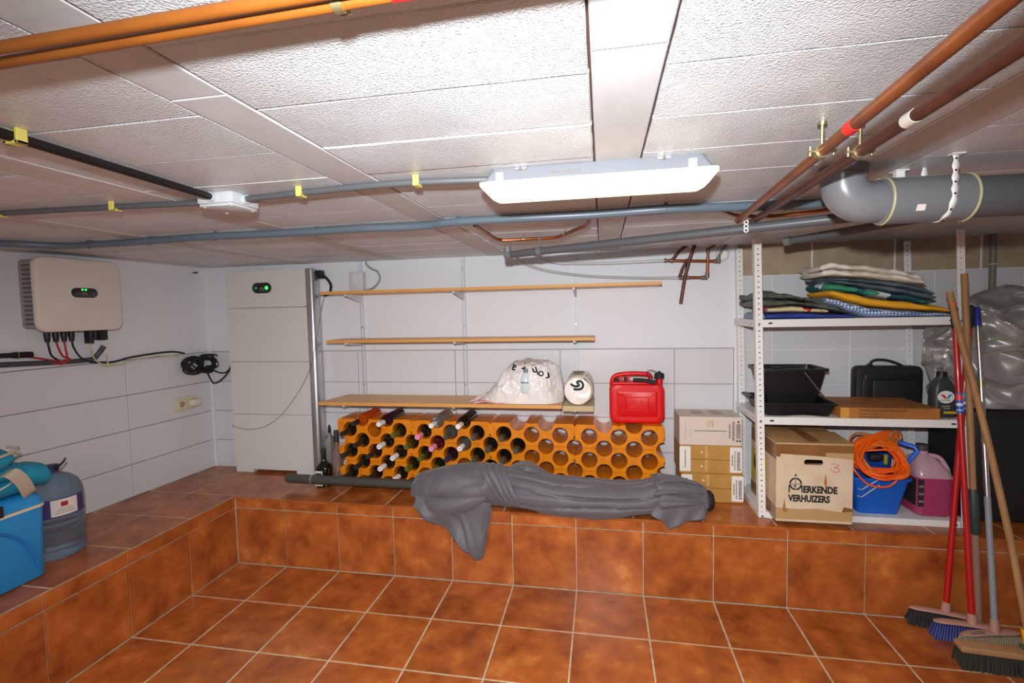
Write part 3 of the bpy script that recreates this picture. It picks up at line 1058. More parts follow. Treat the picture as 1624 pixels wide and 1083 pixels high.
for k in range(8):
    a = -pi * .1 + k * pi * 1.2 / 7
    b.box(-.0022, .0022, -.0003, .0004, .006, .019, 0, 1, Matrix.Translation((-.052, by0 - .0036, 1.606)) @ Matrix.Rotation(pi / 2 - a, 4, 'Y'))
obj('emblem', b, LEDW, d_)
obj('side_connector', B().box(bx1 + .050, bx1 + .090, by0 + .03, by0 + .08, 1.668, 1.722, .004, 2), BLACK, t)
cable('cable', 'thick black cable looping beside the top of the battery', [(.335, .47, 1.69), (.372, .46, 1.68), (.405, .47, 1.63), (.385, .485, 1.575), (.345, .49, 1.56)], .009, WIRE)
cable('cable', 'thin brown wire hanging across the battery front', [(.40, .40, 1.555), (.375, .40, 1.47), (.33, .398, 1.27), (.275, .405, 1.10), (.19, .411, .955), (.06, .411, .80), (-.06, .411, .715), (-.18, .411, .685), (-.29, .411, .695), (-.325, .411, .71)], .0018,
      mat('brown_wire', (120, 104, 92), .6), 6)

# ================================================================== WALL SHELVES
t_ = (('left of three', .601, .80), ('middle of three', 1.281, .82), ('right of three', 1.969, .82))
UP = mat('upright_white', (206, 208, 214), .4)
for lab, x, zb in t_:
    s = thing('shelf_upright', 'slotted white steel shelf upright on the back wall, ' + lab, 'shelf upright', (x, .50, zb), 'slotted wall uprights')
    outline = [(-.0115, zb), (.0115, zb), (.0115, CEIL - .006), (-.0115, CEIL - .006)]
    holes = []
    z = zb + .03
    while z < CEIL - .04:
        for sx_ in (-.0052, .0052):
            holes.append([(sx_ - .0014, z), (sx_ + .0014, z), (sx_ + .0014, z + .013), (sx_ - .0014, z + .013)])
        z += .032
    me = plate_mesh('front_face', outline, holes, .0012, UP, 0)
    me.transform(Matrix.Translation((x, .4895, 0)) @ M_FRONT)
    link('front_face', me, s)
    b = B().box(x - .0115, x - .0102, .4905, .506, zb, CEIL - .006).box(x + .0102, x + .0115, .4905, .506, zb, CEIL - .006)
    obj('side_flange', b, UP, s, smooth=0)
    for zs in (.98, 1.35, 1.70):
        obj('screw', B().cyl((x, .4888, zs), (x, .4900, zs), .0045, 10), ZINC, s)


def bracket(parent, x, ztop, depth, h=.045, m=None):
    y0 = .49 - depth
    vs = [(y0, ztop), (.488, ztop), (.488, ztop - h), (.47, ztop - h), (y0 + .02, ztop - .012), (y0, ztop - .010)]
    b = B()
    n = len(vs)
    P = [(x - .0055, y, z) for y, z in vs] + [(x + .0055, y, z) for y, z in vs]
    fs = [tuple(range(n)), tuple(reversed(range(n, 2 * n)))] + [(i, i + n, (i + 1) % n + n, (i + 1) % n) for i in range(n)]
    b.add(P, fs)
    obj('bracket', b, m or UP, parent, smooth=0)


def board(name, label, x0, x1, y0, y1, z0, z1, brk, depth, skew=0.0, h=.045, m=None, me=None):
    s = thing(name, label, 'shelf', ((x0 + x1) / 2, y1, z0))
    b = B().box(x0, x1, y0, y1, z0, z1, .0015)
    if skew:
        b.v = [(x + (skew * (y - y0) / (y1 - y0) if x < (x0 + x1) / 2 else 0), y, z) for x, y, z in b.v]
    obj('board', b, m or WOODS, s, smooth=0)
    obj('front_edge', B().box(x0 + .001, x1 - .001, y0 - .0015, y0, z0 + .0008, z1 - .0008), me or WOODE, s, smooth=0)
    for x in brk:
        bracket(s, x, z0 - .0006, depth, h)
    return s


board('wall_shelf', 'long narrow wooden top wall shelf carrying a white adapter', .462, 2.432, .252, .487, 1.556, 1.573, (.601, 1.281, 1.969), .20)
s = board('wall_shelf', 'empty wooden middle wall shelf', .480, 2.080, .262, .487, 1.264, 1.281, (.601, 1.281, 1.969), .215, h=.03)
board('wall_shelf', 'deep wooden bottom wall shelf carrying a white plastic bag', .448, 1.902, .205, .487, .896, .915, (.601, 1.281), .27, .04, h=.03)
board('loose_board', 'short beige board at the right end of the bottom wall shelf', 1.906, 2.072, .200, .487, .884, .914, (1.969,), .26, h=.03,
      m=mat('beige_board', (200, 182, 150), .55), me=mat('beige_board_edge', (186, 164, 128), .6))

t = thing('wall_adapter', 'small white adapter box standing on the top wall shelf', 'adapter', (.60, .46, 1.5735))
obj('body', B().box(.548, .642, .440, .4865, 1.5735, 1.703, .006, 2), mat('adapter_white', (198, 198, 198), .4), t)
obj('label_panel', B().box(.575, .635, .4385, .4405, 1.625, 1.69, .001), mat('adapter_label', (206, 206, 206), .5), t)
cable('cable', 'grey cable arching from the white adapter up to the ceiling', [(.60, .433, 1.577), (.655, .43, 1.580), (.715, .44, 1.60), (.755, .45, 1.65), (.735, .46, 1.70), (.70, .47, 1.715), (.655, .48, 1.745), (.648, .485, 1.77)], .0055, mat('grey_cable', (150, 146, 142), .5))
obj('cable_drop', B().cyl((.601, .482, 1.70), (.601, .484, 1.77), .003, 8), GREYW, bpy.data.objects['wall_adapter'])

# ================================================================== WINE RACK AND BOTTLES
RACKM = mat('ochre_glazed_clay', (222, 132, 20), .30, col2=(206, 116, 14), scale=30, coat=.0, spec=.5)
PX, PZ = .1605, .0653
RX0, RZ0 = .600, .735         # first hole of the top row
HR = .0447
rack = thing('wine_rack', 'ochre clay wine rack of stacked blocks with round holes on the ledge', 'wine rack', (1.48, .35, H))
RYF = [.288, .277, .266, .256]


def arc(cx, cy, r, a0, a1, n=12):
    return [(cx + r * cos(a0 + (a1 - a0) * i / n), cy + r * sin(a0 + (a1 - a0) * i / n)) for i in range(n + 1)]


def notch(x, z, dx, dz):
    return [(x, z)]


BLK = {}
for lev in range(3):
    for k in range(4):
        w = 3 * PX - .0016
        x0, x1 = -w / 2, w / 2
        z0, z1 = -PZ + .0006, PZ - .0006
        top = lev == 0
        key = (top, k == 0, k == 3)
        if key not in BLK:
            r = HR
            o = []
            # bottom edge left -> right
            o += arc(-1.5 * PX, -PZ, r, pi / 2 - .02, .02, 6) if True else []
            for hx in (-.5 * PX, .5 * PX):
                o += arc(hx, -PZ, r, pi - .02, .02, 12)
            o += arc(1.5 * PX, -PZ, r, pi - .02, pi / 2 + .02, 6)
            # right side, with a small interlocking notch
            o += [(x1, -.02), (x1 - .006, -.017), (x1 - .006, -.004), (x1, -.001), (x1, .012)]
            if top:
                o += [(x1, z1 - .012), (x1 - .012, z1)]
                for hx in (.5 * PX, -.5 * PX):
                    o += arc(hx, PZ, r, -.02, -pi + .02, 12)
                    if hx > 0:
                        o += [(.012, z1), (.010, z1 - .004), (-.010, z1 - .004), (-.012, z1)]
                o += [(x0 + .012, z1), (x0, z1 - .012)]
            else:
                o += arc(1.5 * PX, PZ, r, -pi / 2 - .02, -pi + .02, 6)
                for hx in (.5 * PX, -.5 * PX):
                    o += arc(hx, PZ, r, -.02, -pi + .02, 12)
                o += arc(-1.5 * PX, PZ, r, -.02, -pi / 2 + .02, 6)
            o += [(x0, .012), (x0, -.001), (x0 + .004, -.004), (x0 + .004, -.017), (x0, -.02)]
            o = [(min(max(px_, x0), x1), min(max(pz_, z0), z1)) for px_, pz_ in o]
            oo = [o[0]]
            for q in o[1:]:
                if abs(q[0] - oo[-1][0]) + abs(q[1] - oo[-1][1]) > 1e-5:
                    oo.append(q)
            me = plate_mesh('rack_block', oo, [circ(hx, 0, r, 28) for hx in (-PX, 0, PX)], .205, RACKM, 40)
            me.transform(M_FRONT)
            bm = bmesh.new()
            bm.from_mesh(me)
            bm.to_mesh(me)
            bm.free()
            BLK[key] = me
        o = link('rack_block', BLK[key], rack)
        o.matrix_parent_inverse = Matrix.Translation(-rack.location)
        o.scale = (1, (.4975 - RYF[k]) / .205, 1)
        o.location = (RX0 + PX + 3 * PX * k + random.uniform(-.0004, .0004), RYF[k] + random.uniform(-.0015, 0), RZ0 - 2 * PZ * lev)

GLASSD = mat('dark_green_glass', (14, 20, 16), .07, coat=.6)
GLASSG = mat('green_glass', (22, 28, 11), .07, coat=.5)
GLASSR = mat('ruby_glass', (70, 4, 22), .07, coat=.5)
GLASSP = mat('plum_glass', (38, 18, 30), .1, coat=.5)
GLASSA = mat('amber_wine', (255, 132, 40), .04, trans=.8, ior=1.3)
GLASSC = mat('clear_glass', (225, 232, 228), .03, trans=.95, ior=1.45)
CAPW = mat('white_capsule', (226, 224, 226), .4)
CAPP = mat('pink_capsule', (236, 140, 176), .4)
CAPG = mat('olive_capsule', (84, 92, 26), .45)
CAPD = mat('dark_capsule', (34, 36, 34), .5)
CAPGR = mat('grey_capsule', (62, 66, 64), .5)
CAPB = mat('blue_capsule', (34, 40, 78), .45)
LABELW = mat('paper_label', (206, 202, 190), .7)
ME_CACHE = {}


def cached(name, m, f, smooth=40):
    k = (name, m.name)
    if k not in ME_CACHE:
        ME_CACHE[k] = mesh_of(name, f(), m, smooth)
    return ME_CACHE[k]


def body_b():
    return B().lathe([(.030, .0), (.0365, .004), (.0370, .02), (.0370, .185), (.034, .203), (.024, .220), (.0165, .232), (.0140, .245), (.0133, .300), (.0148, .301), (.0148, .306), (.012, .307)], seg=20)


def cap_b():
    return B().lathe([(.0150, .246), (.0150, .3075), (.0146, .3085), (.004, .3085), (.0035, .3078)], seg=16)


def cap_ring_b():
    return B().lathe([(.0042, .3084), (.0042, .3090), (.002, .3090)], seg=10)


def wine_bottle(label, x, y, z, gm, cm, rot=(pi / 2, 0, 0), group=None, name='wine_bottle', dot=None, labelm=None):
    t = thing(name, label, 'bottle', (x, y, z), group)
    t.rotation_euler = rot
    for nm, f, m in (('glass_body', body_b, gm), ('capsule', cap_b, cm)):
        o = bpy.data.objects.new(nm, cached(nm, m, f))
        COL.objects.link(o)
        o.parent = t
    if dot:
        o = bpy.data.objects.new('cap_mark', cached('cap_mark', dot, cap_ring_b))
        COL.objects.link(o)
        o.parent = t
    if labelm:
        o = bpy.data.objects.new('paper_label', cached('paper_label', labelm, lambda: B().lathe([(.0366, .06), (.0374, .06), (.0374, .15), (.0366, .15)], seg=20)))
        COL.objects.link(o)
        o.parent = t
    return t


ROWN = ['top row', 'second row', 'third row', 'fourth row', 'lowest row']
ORD = ['first', 'second', 'third', 'fourth', 'fifth', 'sixth', 'seventh', 'eighth', 'ninth']
LAV = mat('lavender_mark', (120, 112, 190), .5)
filled = {
    0: [(0, 'dark capped', GLASSD, CAPD), (2, 'olive capped', GLASSG, CAPG), (3, 'pink capped', GLASSD, CAPP), (4, 'clear glass', GLASSC, CAPGR), (5, 'grey capped', GLASSD, CAPGR), (6, 'grey capped', GLASSD, CAPGR)],
    1: [(0, 'dark capped', GLASSD, CAPD), (1, 'white capped', GLASSD, CAPW), (2, 'olive capped', GLASSG, CAPG), (3, 'pink capped ruby', GLASSR, CAPP), (4, 'white capped clear', GLASSC, CAPW), (5, 'grey capped', GLASSD, CAPGR), (6, 'grey capped', GLASSD, CAPGR)],
    2: [(0, 'dark capped', GLASSD, CAPD), (1, 'dark capped plum', GLASSP, CAPD), (2, 'white capped', GLASSD, CAPW), (3, 'olive capped', GLASSG, CAPG), (4, 'blue capped', GLASSP, CAPB), (5, 'grey capped', GLASSD, CAPGR), (6, 'grey capped', GLASSD, CAPGR)],
    3: [(0, 'dark capped', GLASSD, CAPD), (1, 'white capped', GLASSD, CAPW), (2, 'olive capped', GLASSG, CAPG), (3, 'green', GLASSG, CAPG), (5, 'dark capped', GLASSD, CAPD)],
    4: [(0, 'dark capped', GLASSD, CAPD), (1, 'dark capped', GLASSD, CAPD), (2, 'white capped', GLASSD, CAPW)],
}
for row, lst in filled.items():
    for (k, desc, gm, cm) in lst:
        hx = RX0 + PX * k + (PX / 2 if row % 2 else 0)
        hz = RZ0 - PZ * row
        blk = min(3, int((hx - .5185) / (3 * PX)))
        push = {'white capped': .0, 'pink capped': .0, 'pink capped ruby': .0}.get(desc, .022)
        if 'grey' in desc: push = .030
        if row >= 3 and k >= 2 or row == 2 and k >= 4: push = .034
        wine_bottle('%s wine bottle in the %s of rack holes, %s from the left' % (desc, ROWN[row], ORD[k]),
                    hx + random.uniform(-.001, .001), min(RYF[blk] + .195 + push, .497), hz - .0069, gm, cm, group='bottles lying in the wine rack', dot=LAV if 'white' in desc or 'pink' in desc else None)
for (k, desc, gm, cm, dy) in ((0, 'glowing amber wine bottle lying on top of the rack at its left end', GLASSA, CAPD, .20),
                              (1, 'plum dark wine bottle lying on top of the rack beside the amber one', GLASSP, CAPW, .20),
                              (3, 'clear glass bottle with white capsule lying on top of the rack', GLASSC, CAPW, .205),
                              (4, 'black wine bottle with white capsule on top of the rack beside the clear one', GLASSD, CAPW, .20)):
    hx = RX0 + PX * k + PX / 2
    if k == 4: hx = RX0 + PX * 3 + PX / 2 + PX
    blk = min(3, int((hx - .5185) / (3 * PX)))
    wine_bottle(desc, hx, RYF[blk] + dy, RZ0 + PZ - .0069, gm, cm, group='bottles lying on top of the rack')

# bottles standing at the left end of the rack
t = thing('liqueur_bottle', 'dark square liqueur bottle with pale label standing left of the rack', 'bottle', (.442, .243, H))
rg = []
for (w, z) in ((.036, 0), (.040, .004), (.041, .11), (.038, .125), (.026, .145), (.016, .160), (.014, .17), (.0135, .215), (.015, .216), (.015, .224)):
    rr_ = min(w * .5, .018)
    rg.append([(.442 + px_, .243 + py_, H + z) for px_, py_ in rrect(-w, w, -w * .95, w * .95, rr_ if z < .14 else w * .95, 5)])
obj('glass_body', B().loft(rg), GLASSD, t)
obj('cap', B().cyl((.442, .243, H + .200), (.442, .243, H + .232), .0158, 16), CAPD, t)
lb = obj('label', B().box(.442 - .037, .442 + .012, .2025, .2038, H + .058, H + .103), LABELW, t, smooth=0)
obj('label_print', B().box(.442 - .032, .442 + .007, .2018, .2027, H + .075, H + .090), INK, lb, smooth=0)
obj('lower_label', B().box(.442 - .037, .442 + .012, .2025, .2038, H + .012, H + .020), LABELW, t, smooth=0)
t = thing('clear_bottle', 'slim clear bottle with dark stopper standing beside the battery column', 'bottle', (.408, .375, H))
obj('glass_body', B().lathe([(.026, 0), (.030, .004), (.030, .235), (.025, .262), (.012, .285), (.011, .305)], (.408, .375, H), 18), GLASSC, t)
obj('stopper', B().lathe([(.010, .296), (.0115, .30), (.009, .335), (.006, .345)], (.408, .375, H), 14), CAPD, t)
t = thing('spirit_bottle', 'clear shouldered bottle with tall dark cap standing against the rack end', 'bottle', (.470, .330, H))
obj('glass_body', B().lathe([(.032, 0), (.037, .004), (.037, .15), (.033, .18), (.016, .225), (.0145, .25)], (.4745, .340, H), 18), mat('rosy_clear_glass', (226, 196, 186), .04, trans=.9), t)
obj('cap', B().lathe([(.0165, .235), (.0165, .318), (.0155, .32), (.001, .32)], (.4745, .340, H), 16), CAPD, t)
obj('cap_ring', B().lathe([(.0168, .228), (.0168, .248), (.015, .249)], (.4745, .340, H), 16), mat('gold_ring', (150, 120, 70), .4, metal=.6), t)

# ================================================================== FURLED PARASOL
FAB = mat('charcoal_fabric', (98, 96, 103), .58, col2=(86, 84, 91), scale=220, sheen=.2, bump=.12, bscale=400, bdist=.0006)
par = thing('parasol', 'furled charcoal parasol lying along the ledge with canopy draped over it', 'parasol', (1.6, .10, H))
POLE = mat('parasol_pole', (70, 70, 64), .45)
obj('pole', B().tube([(.238, .172, .455), (.25, .172, .455), (1.06, .150, .459), (1.6, .11, .47)], [.022, .0265, .0265, .0265], 20), POLE, par)
obj('pole_fitting', B().cyl((.405, .168, .4561), (.418, .1675, .4561), .0285, 18), ALU, par)


def interp(tab, x):
    if x <= tab[0][0]: return tab[0][1:]
    for a, b_ in zip(tab, tab[1:]):
        if x <= b_[0]:
            t_ = (x - a[0]) / (b_[0] - a[0])
            t_ = t_ * t_ * (3 - 2 * t_) * .5 + t_ * .5
            return [p + (q - p) * t_ for p, q in zip(a[1:], b_[1:])]
    return tab[-1][1:]


# x: top z, front-bottom z, front y, back y
PT = [(1.085, .485, .470, .06, .12), (1.10, .535, .42, .0, .17), (1.14, .565, .400, -.02, .165), (1.20, .585, .395, -.04, .168), (1.30, .600, .40, -.055, .168), (1.42, .612, .41, -.06, .168),
      (1.52, .616, .405, -.04, .168), (1.58, .612, .396, -.012, .168), (1.64, .603, .385, -.03, .18), (1.72, .598, .372, -.05, .18), (1.80, .588, .355, -.062, .18), (1.92, .572, .345, -.068, .175),
      (2.05, .560, .350, -.066, .17), (2.18, .553, .362, -.058, .17), (2.30, .560, .385, -.045, .17), (2.40, .582, .392, -.03, .18), (2.48, .578, .396, -.02, .175), (2.56, .560, .400, -.005, .16),
      (2.61, .545, .415, .012, .14), (2.632, .51, .44, .035, .115)]


def bundle_section(x, n=56):
    zt, zb, yf, ybk = interp(PT, x)
    pts = []
    cyc = (yf + ybk) / 2
    for i in range(n):
        a = 2 * pi * i / n            # 0 = back bottom going over the top to the front and under
        ca, sa = cos(a), sin(a)
        y = cyc + (ybk - yf) / 2 * ca
        zc = (zt + max(zb, .40)) / 2
        z = zc + (zt - max(zb, .40)) / 2 * sa
        if sa < 0 and ca < 0 and zb < .40:
            # front droop over the ledge edge
            z = zc + (zc - zb) * sa * (-ca) ** .3 if y < .0 else z
        pts.append([y, z, a])
    return pts


rings = []
NX = 300
xs_ = [1.085 + (2.632 - 1.085) * i / NX for i in range(NX + 1)]
for x in xs_:
    zt, zb, yf, ybk = interp(PT, x)
    ring = []
    sec = bundle_section(x, 132)
    cyc = (yf + ybk) / 2
    zc = (zt + max(zb, .4)) / 2
    for (y, z, a) in sec:
        u = a * 1.0
        # gathered folds run along the canopy, spreading from the tied waist
        if x > 1.56:
            k = min(1, (x - 1.56) / .08)
            ph = 10.5 * u + 3.0 * sin(2.4 * (x - 1.6)) + 5.0 * nz((x * 1.1, u * 1.1, 3), 1)
            ph += 1.3 * nz((x * 5, u * 2.5, 21), 1)
            f = 1 - (1 - abs(sin(ph * .5))) ** 2.2
            amp = (.022 + .020 * nz((x * 2, u * 2, 31), 1)) * k * (1.0 if x < 2.5 else max(.25, 1 - (x - 2.5) / .14))
            d = -amp * (1 - f) * (.25 + 1.1 * abs(nz((x * 1.6, u * 1.7, 41), 1)) * 2) + .010 * nz((x * 5, u * 2.2, 1), 1)
        else:
            k = 1 - min(1, max(0, (x - 1.50) / .06))
            ph = 3.0 * u + 9 * (x - 1.1) + 2.6 * nz((x * 4, u * 1.3, 7), 1)
            d = (.012 * nz((x * 4, u * 1.1, 11), 1) + .007 * sin(2.2 * u + 16 * (x - 1.1) + 3 * nz((x * 3, u, 9), 1)) + .004 * nz((x * 12, u * 2.6, 5), 1)) * k
            # tight diagonal wrap at the waist
            if 1.44 < x < 1.62:
                w_ = max(0, 1 - abs(x - 1.54) / .09)
                d += w_ * .012 * (abs(sin(34 * (x - 1.45) - 1.5 * u)) ** .6 - .6)
        if 2.385 < x < 2.60:
            d += .011 * max(0, 1 - (x - 2.385) / .2) * (1 if sin(u * 3.0 + 1.0) > -.4 else .3)
        dy, dz = cos(a), sin(a)
        yy, zz = y + d * dy, z + d * dz
        if zz < H + .004 and yy > -.012:
            zz = H + .004 + .002 * abs(sin(9 * u))
            if yy < .0 and zb < .392: yy = min(yy, -.012)
        if zz < H + .004 and yy > -.014: yy = -.014
        ring.append((x + .004 * nz((u * 3, x * 5, 2), 1), yy, zz))
    rings.append(ring)
obj('canopy', B().loft(rings, True, True), FAB, par, smooth=75)
# the loose panel twisted round the waist
for q_, x0 in enumerate((1.465, 1.500, 1.533, 1.566)):
    cp = []
    for i in range(25):
        t_ = i / 24
        a = radians(70) + radians(140) * t_
        x = x0 + .135 * t_ ** 1.2
        zt, zb, yf, ybk = interp(PT, x)
        zl = max(zb, .402)
        cp.append(Vector((x, (yf + ybk) / 2 + ((ybk - yf) / 2 + .001) * cos(a), max((zt + zl) / 2 + ((zt - zl) / 2 + .001) * sin(a), H + .012))))
    rg = []
    for i, p in enumerate(cp):
        t_ = i / 24
        w_ = .007 + .013 * sin(pi * min(1, t_ + .08)) * (1 if q_ % 2 else .75)
        tx = (cp[min(i + 1, 24)] - cp[max(i - 1, 0)]).normalized()
        nr = Vector((0, p.y - .07, p.z - .50)).normalized()
        sd = tx.cross(nr).normalized()
        rg.append([p + sd * (w_ * cos(2 * pi * k / 14)) + nr * (.0095 * sin(2 * pi * k / 14)) for k in range(14)])
    obj('canopy_twist', B().loft(rg), FAB, par, smooth=70)
# knot of cloth on top right of the waist
pts = [(1.60, .10, .598), (1.66, .09, .618), (1.72, .08, .624), (1.78, .085, .606), (1.84, .09, .585)]
rg = []
cp = curve_pts(pts, 6)
for i, p in enumerate(cp):
    s_ = sin(pi * (i + .6) / (len(cp) + .2))
    rg.append([(p.x, p.y + .055 * s_ * cos(a) * (1 + .15 * sin(4 * a + i * .4)), p.z - .012 + .022 * s_ * sin(a) * (1 + .2 * sin(3 * a))) for a in [2 * pi * k / 24 for k in range(24)]])
obj('canopy_fold', B().loft(rg), FAB, par, smooth=60)
# hem of the canopy panels, standing proud near the tip
for k in range(5):
    a0 = .55 + k * .62
    rg = []
    for i in range(9):
        x = 2.375 + .225 * i / 8
        zt, zb, yf, ybk = interp(PT, x)
        cyc, zc = (yf + ybk) / 2, (zt + max(zb, .4)) / 2
        ry, rz = (ybk - yf) / 2, (zt - max(zb, .4)) / 2
        half = .30 * (1 - i / 8) + .06
        row = []
        for j in range(9):
            a = a0 + half * (j - 4) / 4
            o_ = .010 * (1 - i / 8) + .004 + .003 * sin(j * 1.6 + k)
            row.append((x - .018 * abs(j - 4) / 4 * (1 - i / 8) * (1 if k % 2 else -1), cyc + (ry + o_) * cos(a), max(zc + (rz + o_) * sin(a), H + .006)))
        rg.append(row)
    b = B()
    b.loft(rg, False, False, closed=False)
    o = obj('canopy_hem', b, FAB, par, smooth=60)
    so = o.modifiers.new('thick', 'SOLIDIFY')
    so.thickness = .0025
# corner of the hem hanging over the front
rg = []
HC = [(2.350, .430), (2.395, .408), (2.420, .378), (2.434, .358), (2.462, .378), (2.53, .400), (2.60, .412)]
for i in range(33):
    u = i / 32
    x = 2.350 + .25 * u
    zb, = interp(HC, x)
    row = []
    for j in range(13):
        v = j / 12
        z = .475 + (zb - .475) * v
        y = -.030 + .045 * max(0, u - .2) + .007 * sin(16 * u + 3 * v) * v - .010 * v * (1 - abs(u - .3))
        if z < H + .006: y = min(y, -.014) if u < .55 else y
        row.append((x + .012 * v * (u - .4), y, max(z, H + .005) if u >= .55 else z))
    rg.append(row)
o = obj('canopy_hem', B().loft(rg, False, False, closed=False), FAB, par, smooth=70)
so = o.modifiers.new('thick', 'SOLIDIFY')
so.thickness = .0025
# draped flap of the loose panel over the ledge
LOWB = [(1.130, .425), (1.165, .395), (1.21, .352), (1.28, .312), (1.36, .258), (1.42, .195), (1.460, .158), (1.485, .154), (1.505, .168), (1.520, .24), (1.535, .33), (1.55, .42)]
rg = []
NU, NV = 64, 34
for i in range(NU + 1):
    u = i / NU
    x = 1.130 + .42 * u
    zb, = interp(LOWB, x)
    col_ = []
    for j in range(NV + 1):
        v = j / NV
        ztop = .470 - .02 * u
        z = ztop + (zb - ztop) * v
        fold = .020 * sin(7.5 * u * (1 + .45 * v) + 3.0 * v + .8) + .010 * sin(17 * u - 5 * v) * v + .006 * nz((u * 5, v * 4, 5), 1)
        crease = -.016 * math.exp(-((u - .80 + .30 * (1 - v)) / .035) ** 2) * min(1, v * 2)
        y = -.045 + fold * (.35 + .65 * v) + crease - .012 * v
        y = min(y, -.012 if z < .40 else .01)
        col_.append((x + .012 * sin(v * 3) * (1 - u) + .02 * (v * v) * (u - .3) * .2, y, z))
    rg.append(col_)
o = obj('canopy_flap', B().loft(rg, False, False, closed=False), FAB, par, smooth=70)
so = o.modifiers.new('thick', 'SOLIDIFY')
so.thickness = .003
# big rolled lobe of cloth above the flap
cp = curve_pts([(1.165, -.005, .445), (1.24, -.05, .43), (1.34, -.062, .435), (1.44, -.055, .455), (1.52, -.03, .475)], 8)
rg = []
for i, p in enumerate(cp):
    t_ = i / (len(cp) - 1)
    r_ = .014 + .030 * sin(pi * min(1, t_ * .9 + .08))
    rg.append([(p.x, p.y + r_ * .75 * cos(a) * (1 + .08 * sin(3 * a + 9 * t_)), p.z + r_ * sin(a) * (1 + .10 * sin(2 * a + 7 * t_))) for a in [2 * pi * k / 22 for k in range(22)]])
obj('canopy_roll', B().loft(rg), FAB, par, smooth=60)
obj('end_cap', B().lathe([(.050, .0), (.052, .006), (.048, .020), (.034, .032), (.001, .036)], (2.622, .075, .475), 24, Matrix.Rotation(pi / 2, 3, 'Y')), BLACKM, par)

# ================================================================== JERRYCAN
t = thing('jerrycan', 'red plastic jerrycan with black spout standing on the wine rack', 'jerrycan', (2.31, .36, .800))
JB = [.355 - .055, .355 + .055]


def jer_ring(y, ins):
    x0, x1, z0, z1 = 2.158 + ins, 2.452 - ins, .8005 + ins * .6, 1.020 - ins * .5
    return [(x, y, z) for x, z in rrect(x0, x1, z0, z1, .040, 6)]


b = B()
rg = [jer_ring(y, i) for y, i in ((JB[0], .032), (JB[0], .016), (JB[0] + .005, .005), (JB[0] + .016, .0), (JB[1] - .016, 0), (JB[1] - .005, .005), (JB[1], .016))]
b.loft(rg, True, True)
obj('body', b, RED, t)
# recessed looking relief: raised frame and embossed panel
b = B()
for (x0, x1, z0, z1, d) in ((2.195, 2.415, .838, .985, .0055),):
    rg = [[(x, y, z) for x, z in rrect(x0 + i, x1 - i, z0 + i, z1 - i, .008, 3)] for y, i in ((JB[0] + .001, .0), (JB[0] - d, .010))]
    b.loft(rg, False, True)
pan = obj('embossed_panel', b, RED, t)
for p0, p1 in (((2.21, .970), (2.245, .945)), ((2.40, .970), (2.365, .945)), ((2.21, .852), (2.245, .878)), ((2.40, .852), (2.365, .878))):
    obj('relief_rib', B().tube([(p0[0], JB[0] - .0055, p0[1]), (p1[0], JB[0] - .0055, p1[1])], .0035, 8), RED, pan)
b = B()
for p0, p1 in (((2.245, .948), (2.365, .948)), ((2.245, .876), (2.365, .876)), ((2.245, .876), (2.245, .948)), ((2.365, .876), (2.365, .948))):
    b.tube([(p0[0], JB[0] - .0055, p0[1]), (p1[0], JB[0] - .0055, p1[1])], .003, 8)
obj('relief_frame', b, RED, pan)
text('5 L', (2.262, JB[0] - .0065, .891), .056, RED, pan, depth=.004, bold=.002, sx=1.25)
# handle
obj('handle', B().tube(curve_pts([(2.172, .355, 1.000), (2.176, .355, 1.040), (2.200, .355, 1.062), (2.25, .355, 1.070), (2.31, .355, 1.072), (2.37, .355, 1.066), (2.385, .355, 1.045)], 6), [.013] * 37, 12), RED, t)
b = B().box(2.215, 2.229, .335, .375, 1.010, 1.062, .003).box(2.255, 2.267, .335, .375, 1.010, 1.066, .003)
for k, xx in enumerate((2.222, 2.261)):
    obj('handle_web', B().box(xx - .007, xx + .007, .335, .375, 1.012, 1.064, .003), RED, t)
obj('handle_root', B().box(2.17, 2.40, .318, .392, 1.006, 1.030, .009, 3), RED, t)
obj('neck', B().lathe([(.019, .0), (.019, .045), (.017, .047)], (2.428, .352, 1.008), 20), RED, t)
b = B().lathe([(.0235, .0), (.0245, .004), (.0245, .024), (.020, .030), (.008, .031), (.007, .040), (.001, .041)], (2.428, .352, 1.046), 20)
cp_ = obj('cap', b, BLACKM, t)
for k in range(12):
    a = 2 * pi * k / 12
    obj('cap_rib', B().box(-.002, .002, -.002, .002, 0, .020, 0, 1, Matrix.Translation((2.428 + .0245 * cos(a), .352 + .0245 * sin(a), 1.050)) @ Matrix.Rotation(a, 4, 'Z')), BLACKM, cp_)
obj('pouring_spout', B().tube(curve_pts([(2.286, .322, 1.040), (2.33, .320, 1.039), (2.37, .318, 1.034), (2.405, .314, 1.024)], 5), [.0115] * 11 + [.0115, .0125, .0135, .0145, .015], 14), BLACKM, t)
obj('spout_end', B().box(2.236, 2.252, .328, .352, 1.026, 1.052, .003).box(2.184, 2.212, .330, .352, 1.026, 1.046, .003), BLACKM, t)
obj('cap_strap', B().tube(curve_pts([(2.42, .34, 1.078), (2.385, .335, 1.093), (2.362, .335, 1.085), (2.365, .335, 1.066), (2.40, .33, 1.050), (2.425, .33, 1.040)], 6), .0022, 8), BLACKM, t)

# ================================================================== CARTONS ON THE LEDGE
def carton(name, label, x0, x1, y0, y1, z0, z1, m, group=None, cat='box', bev=.0025):
    t = thing(name, label, cat, ((x0 + x1) / 2, (y0 + y1) / 2, z0), group)
    obj('body', B().box(x0, x1, y0, y1, z0, z1, bev), m, t, smooth=0)
    return t


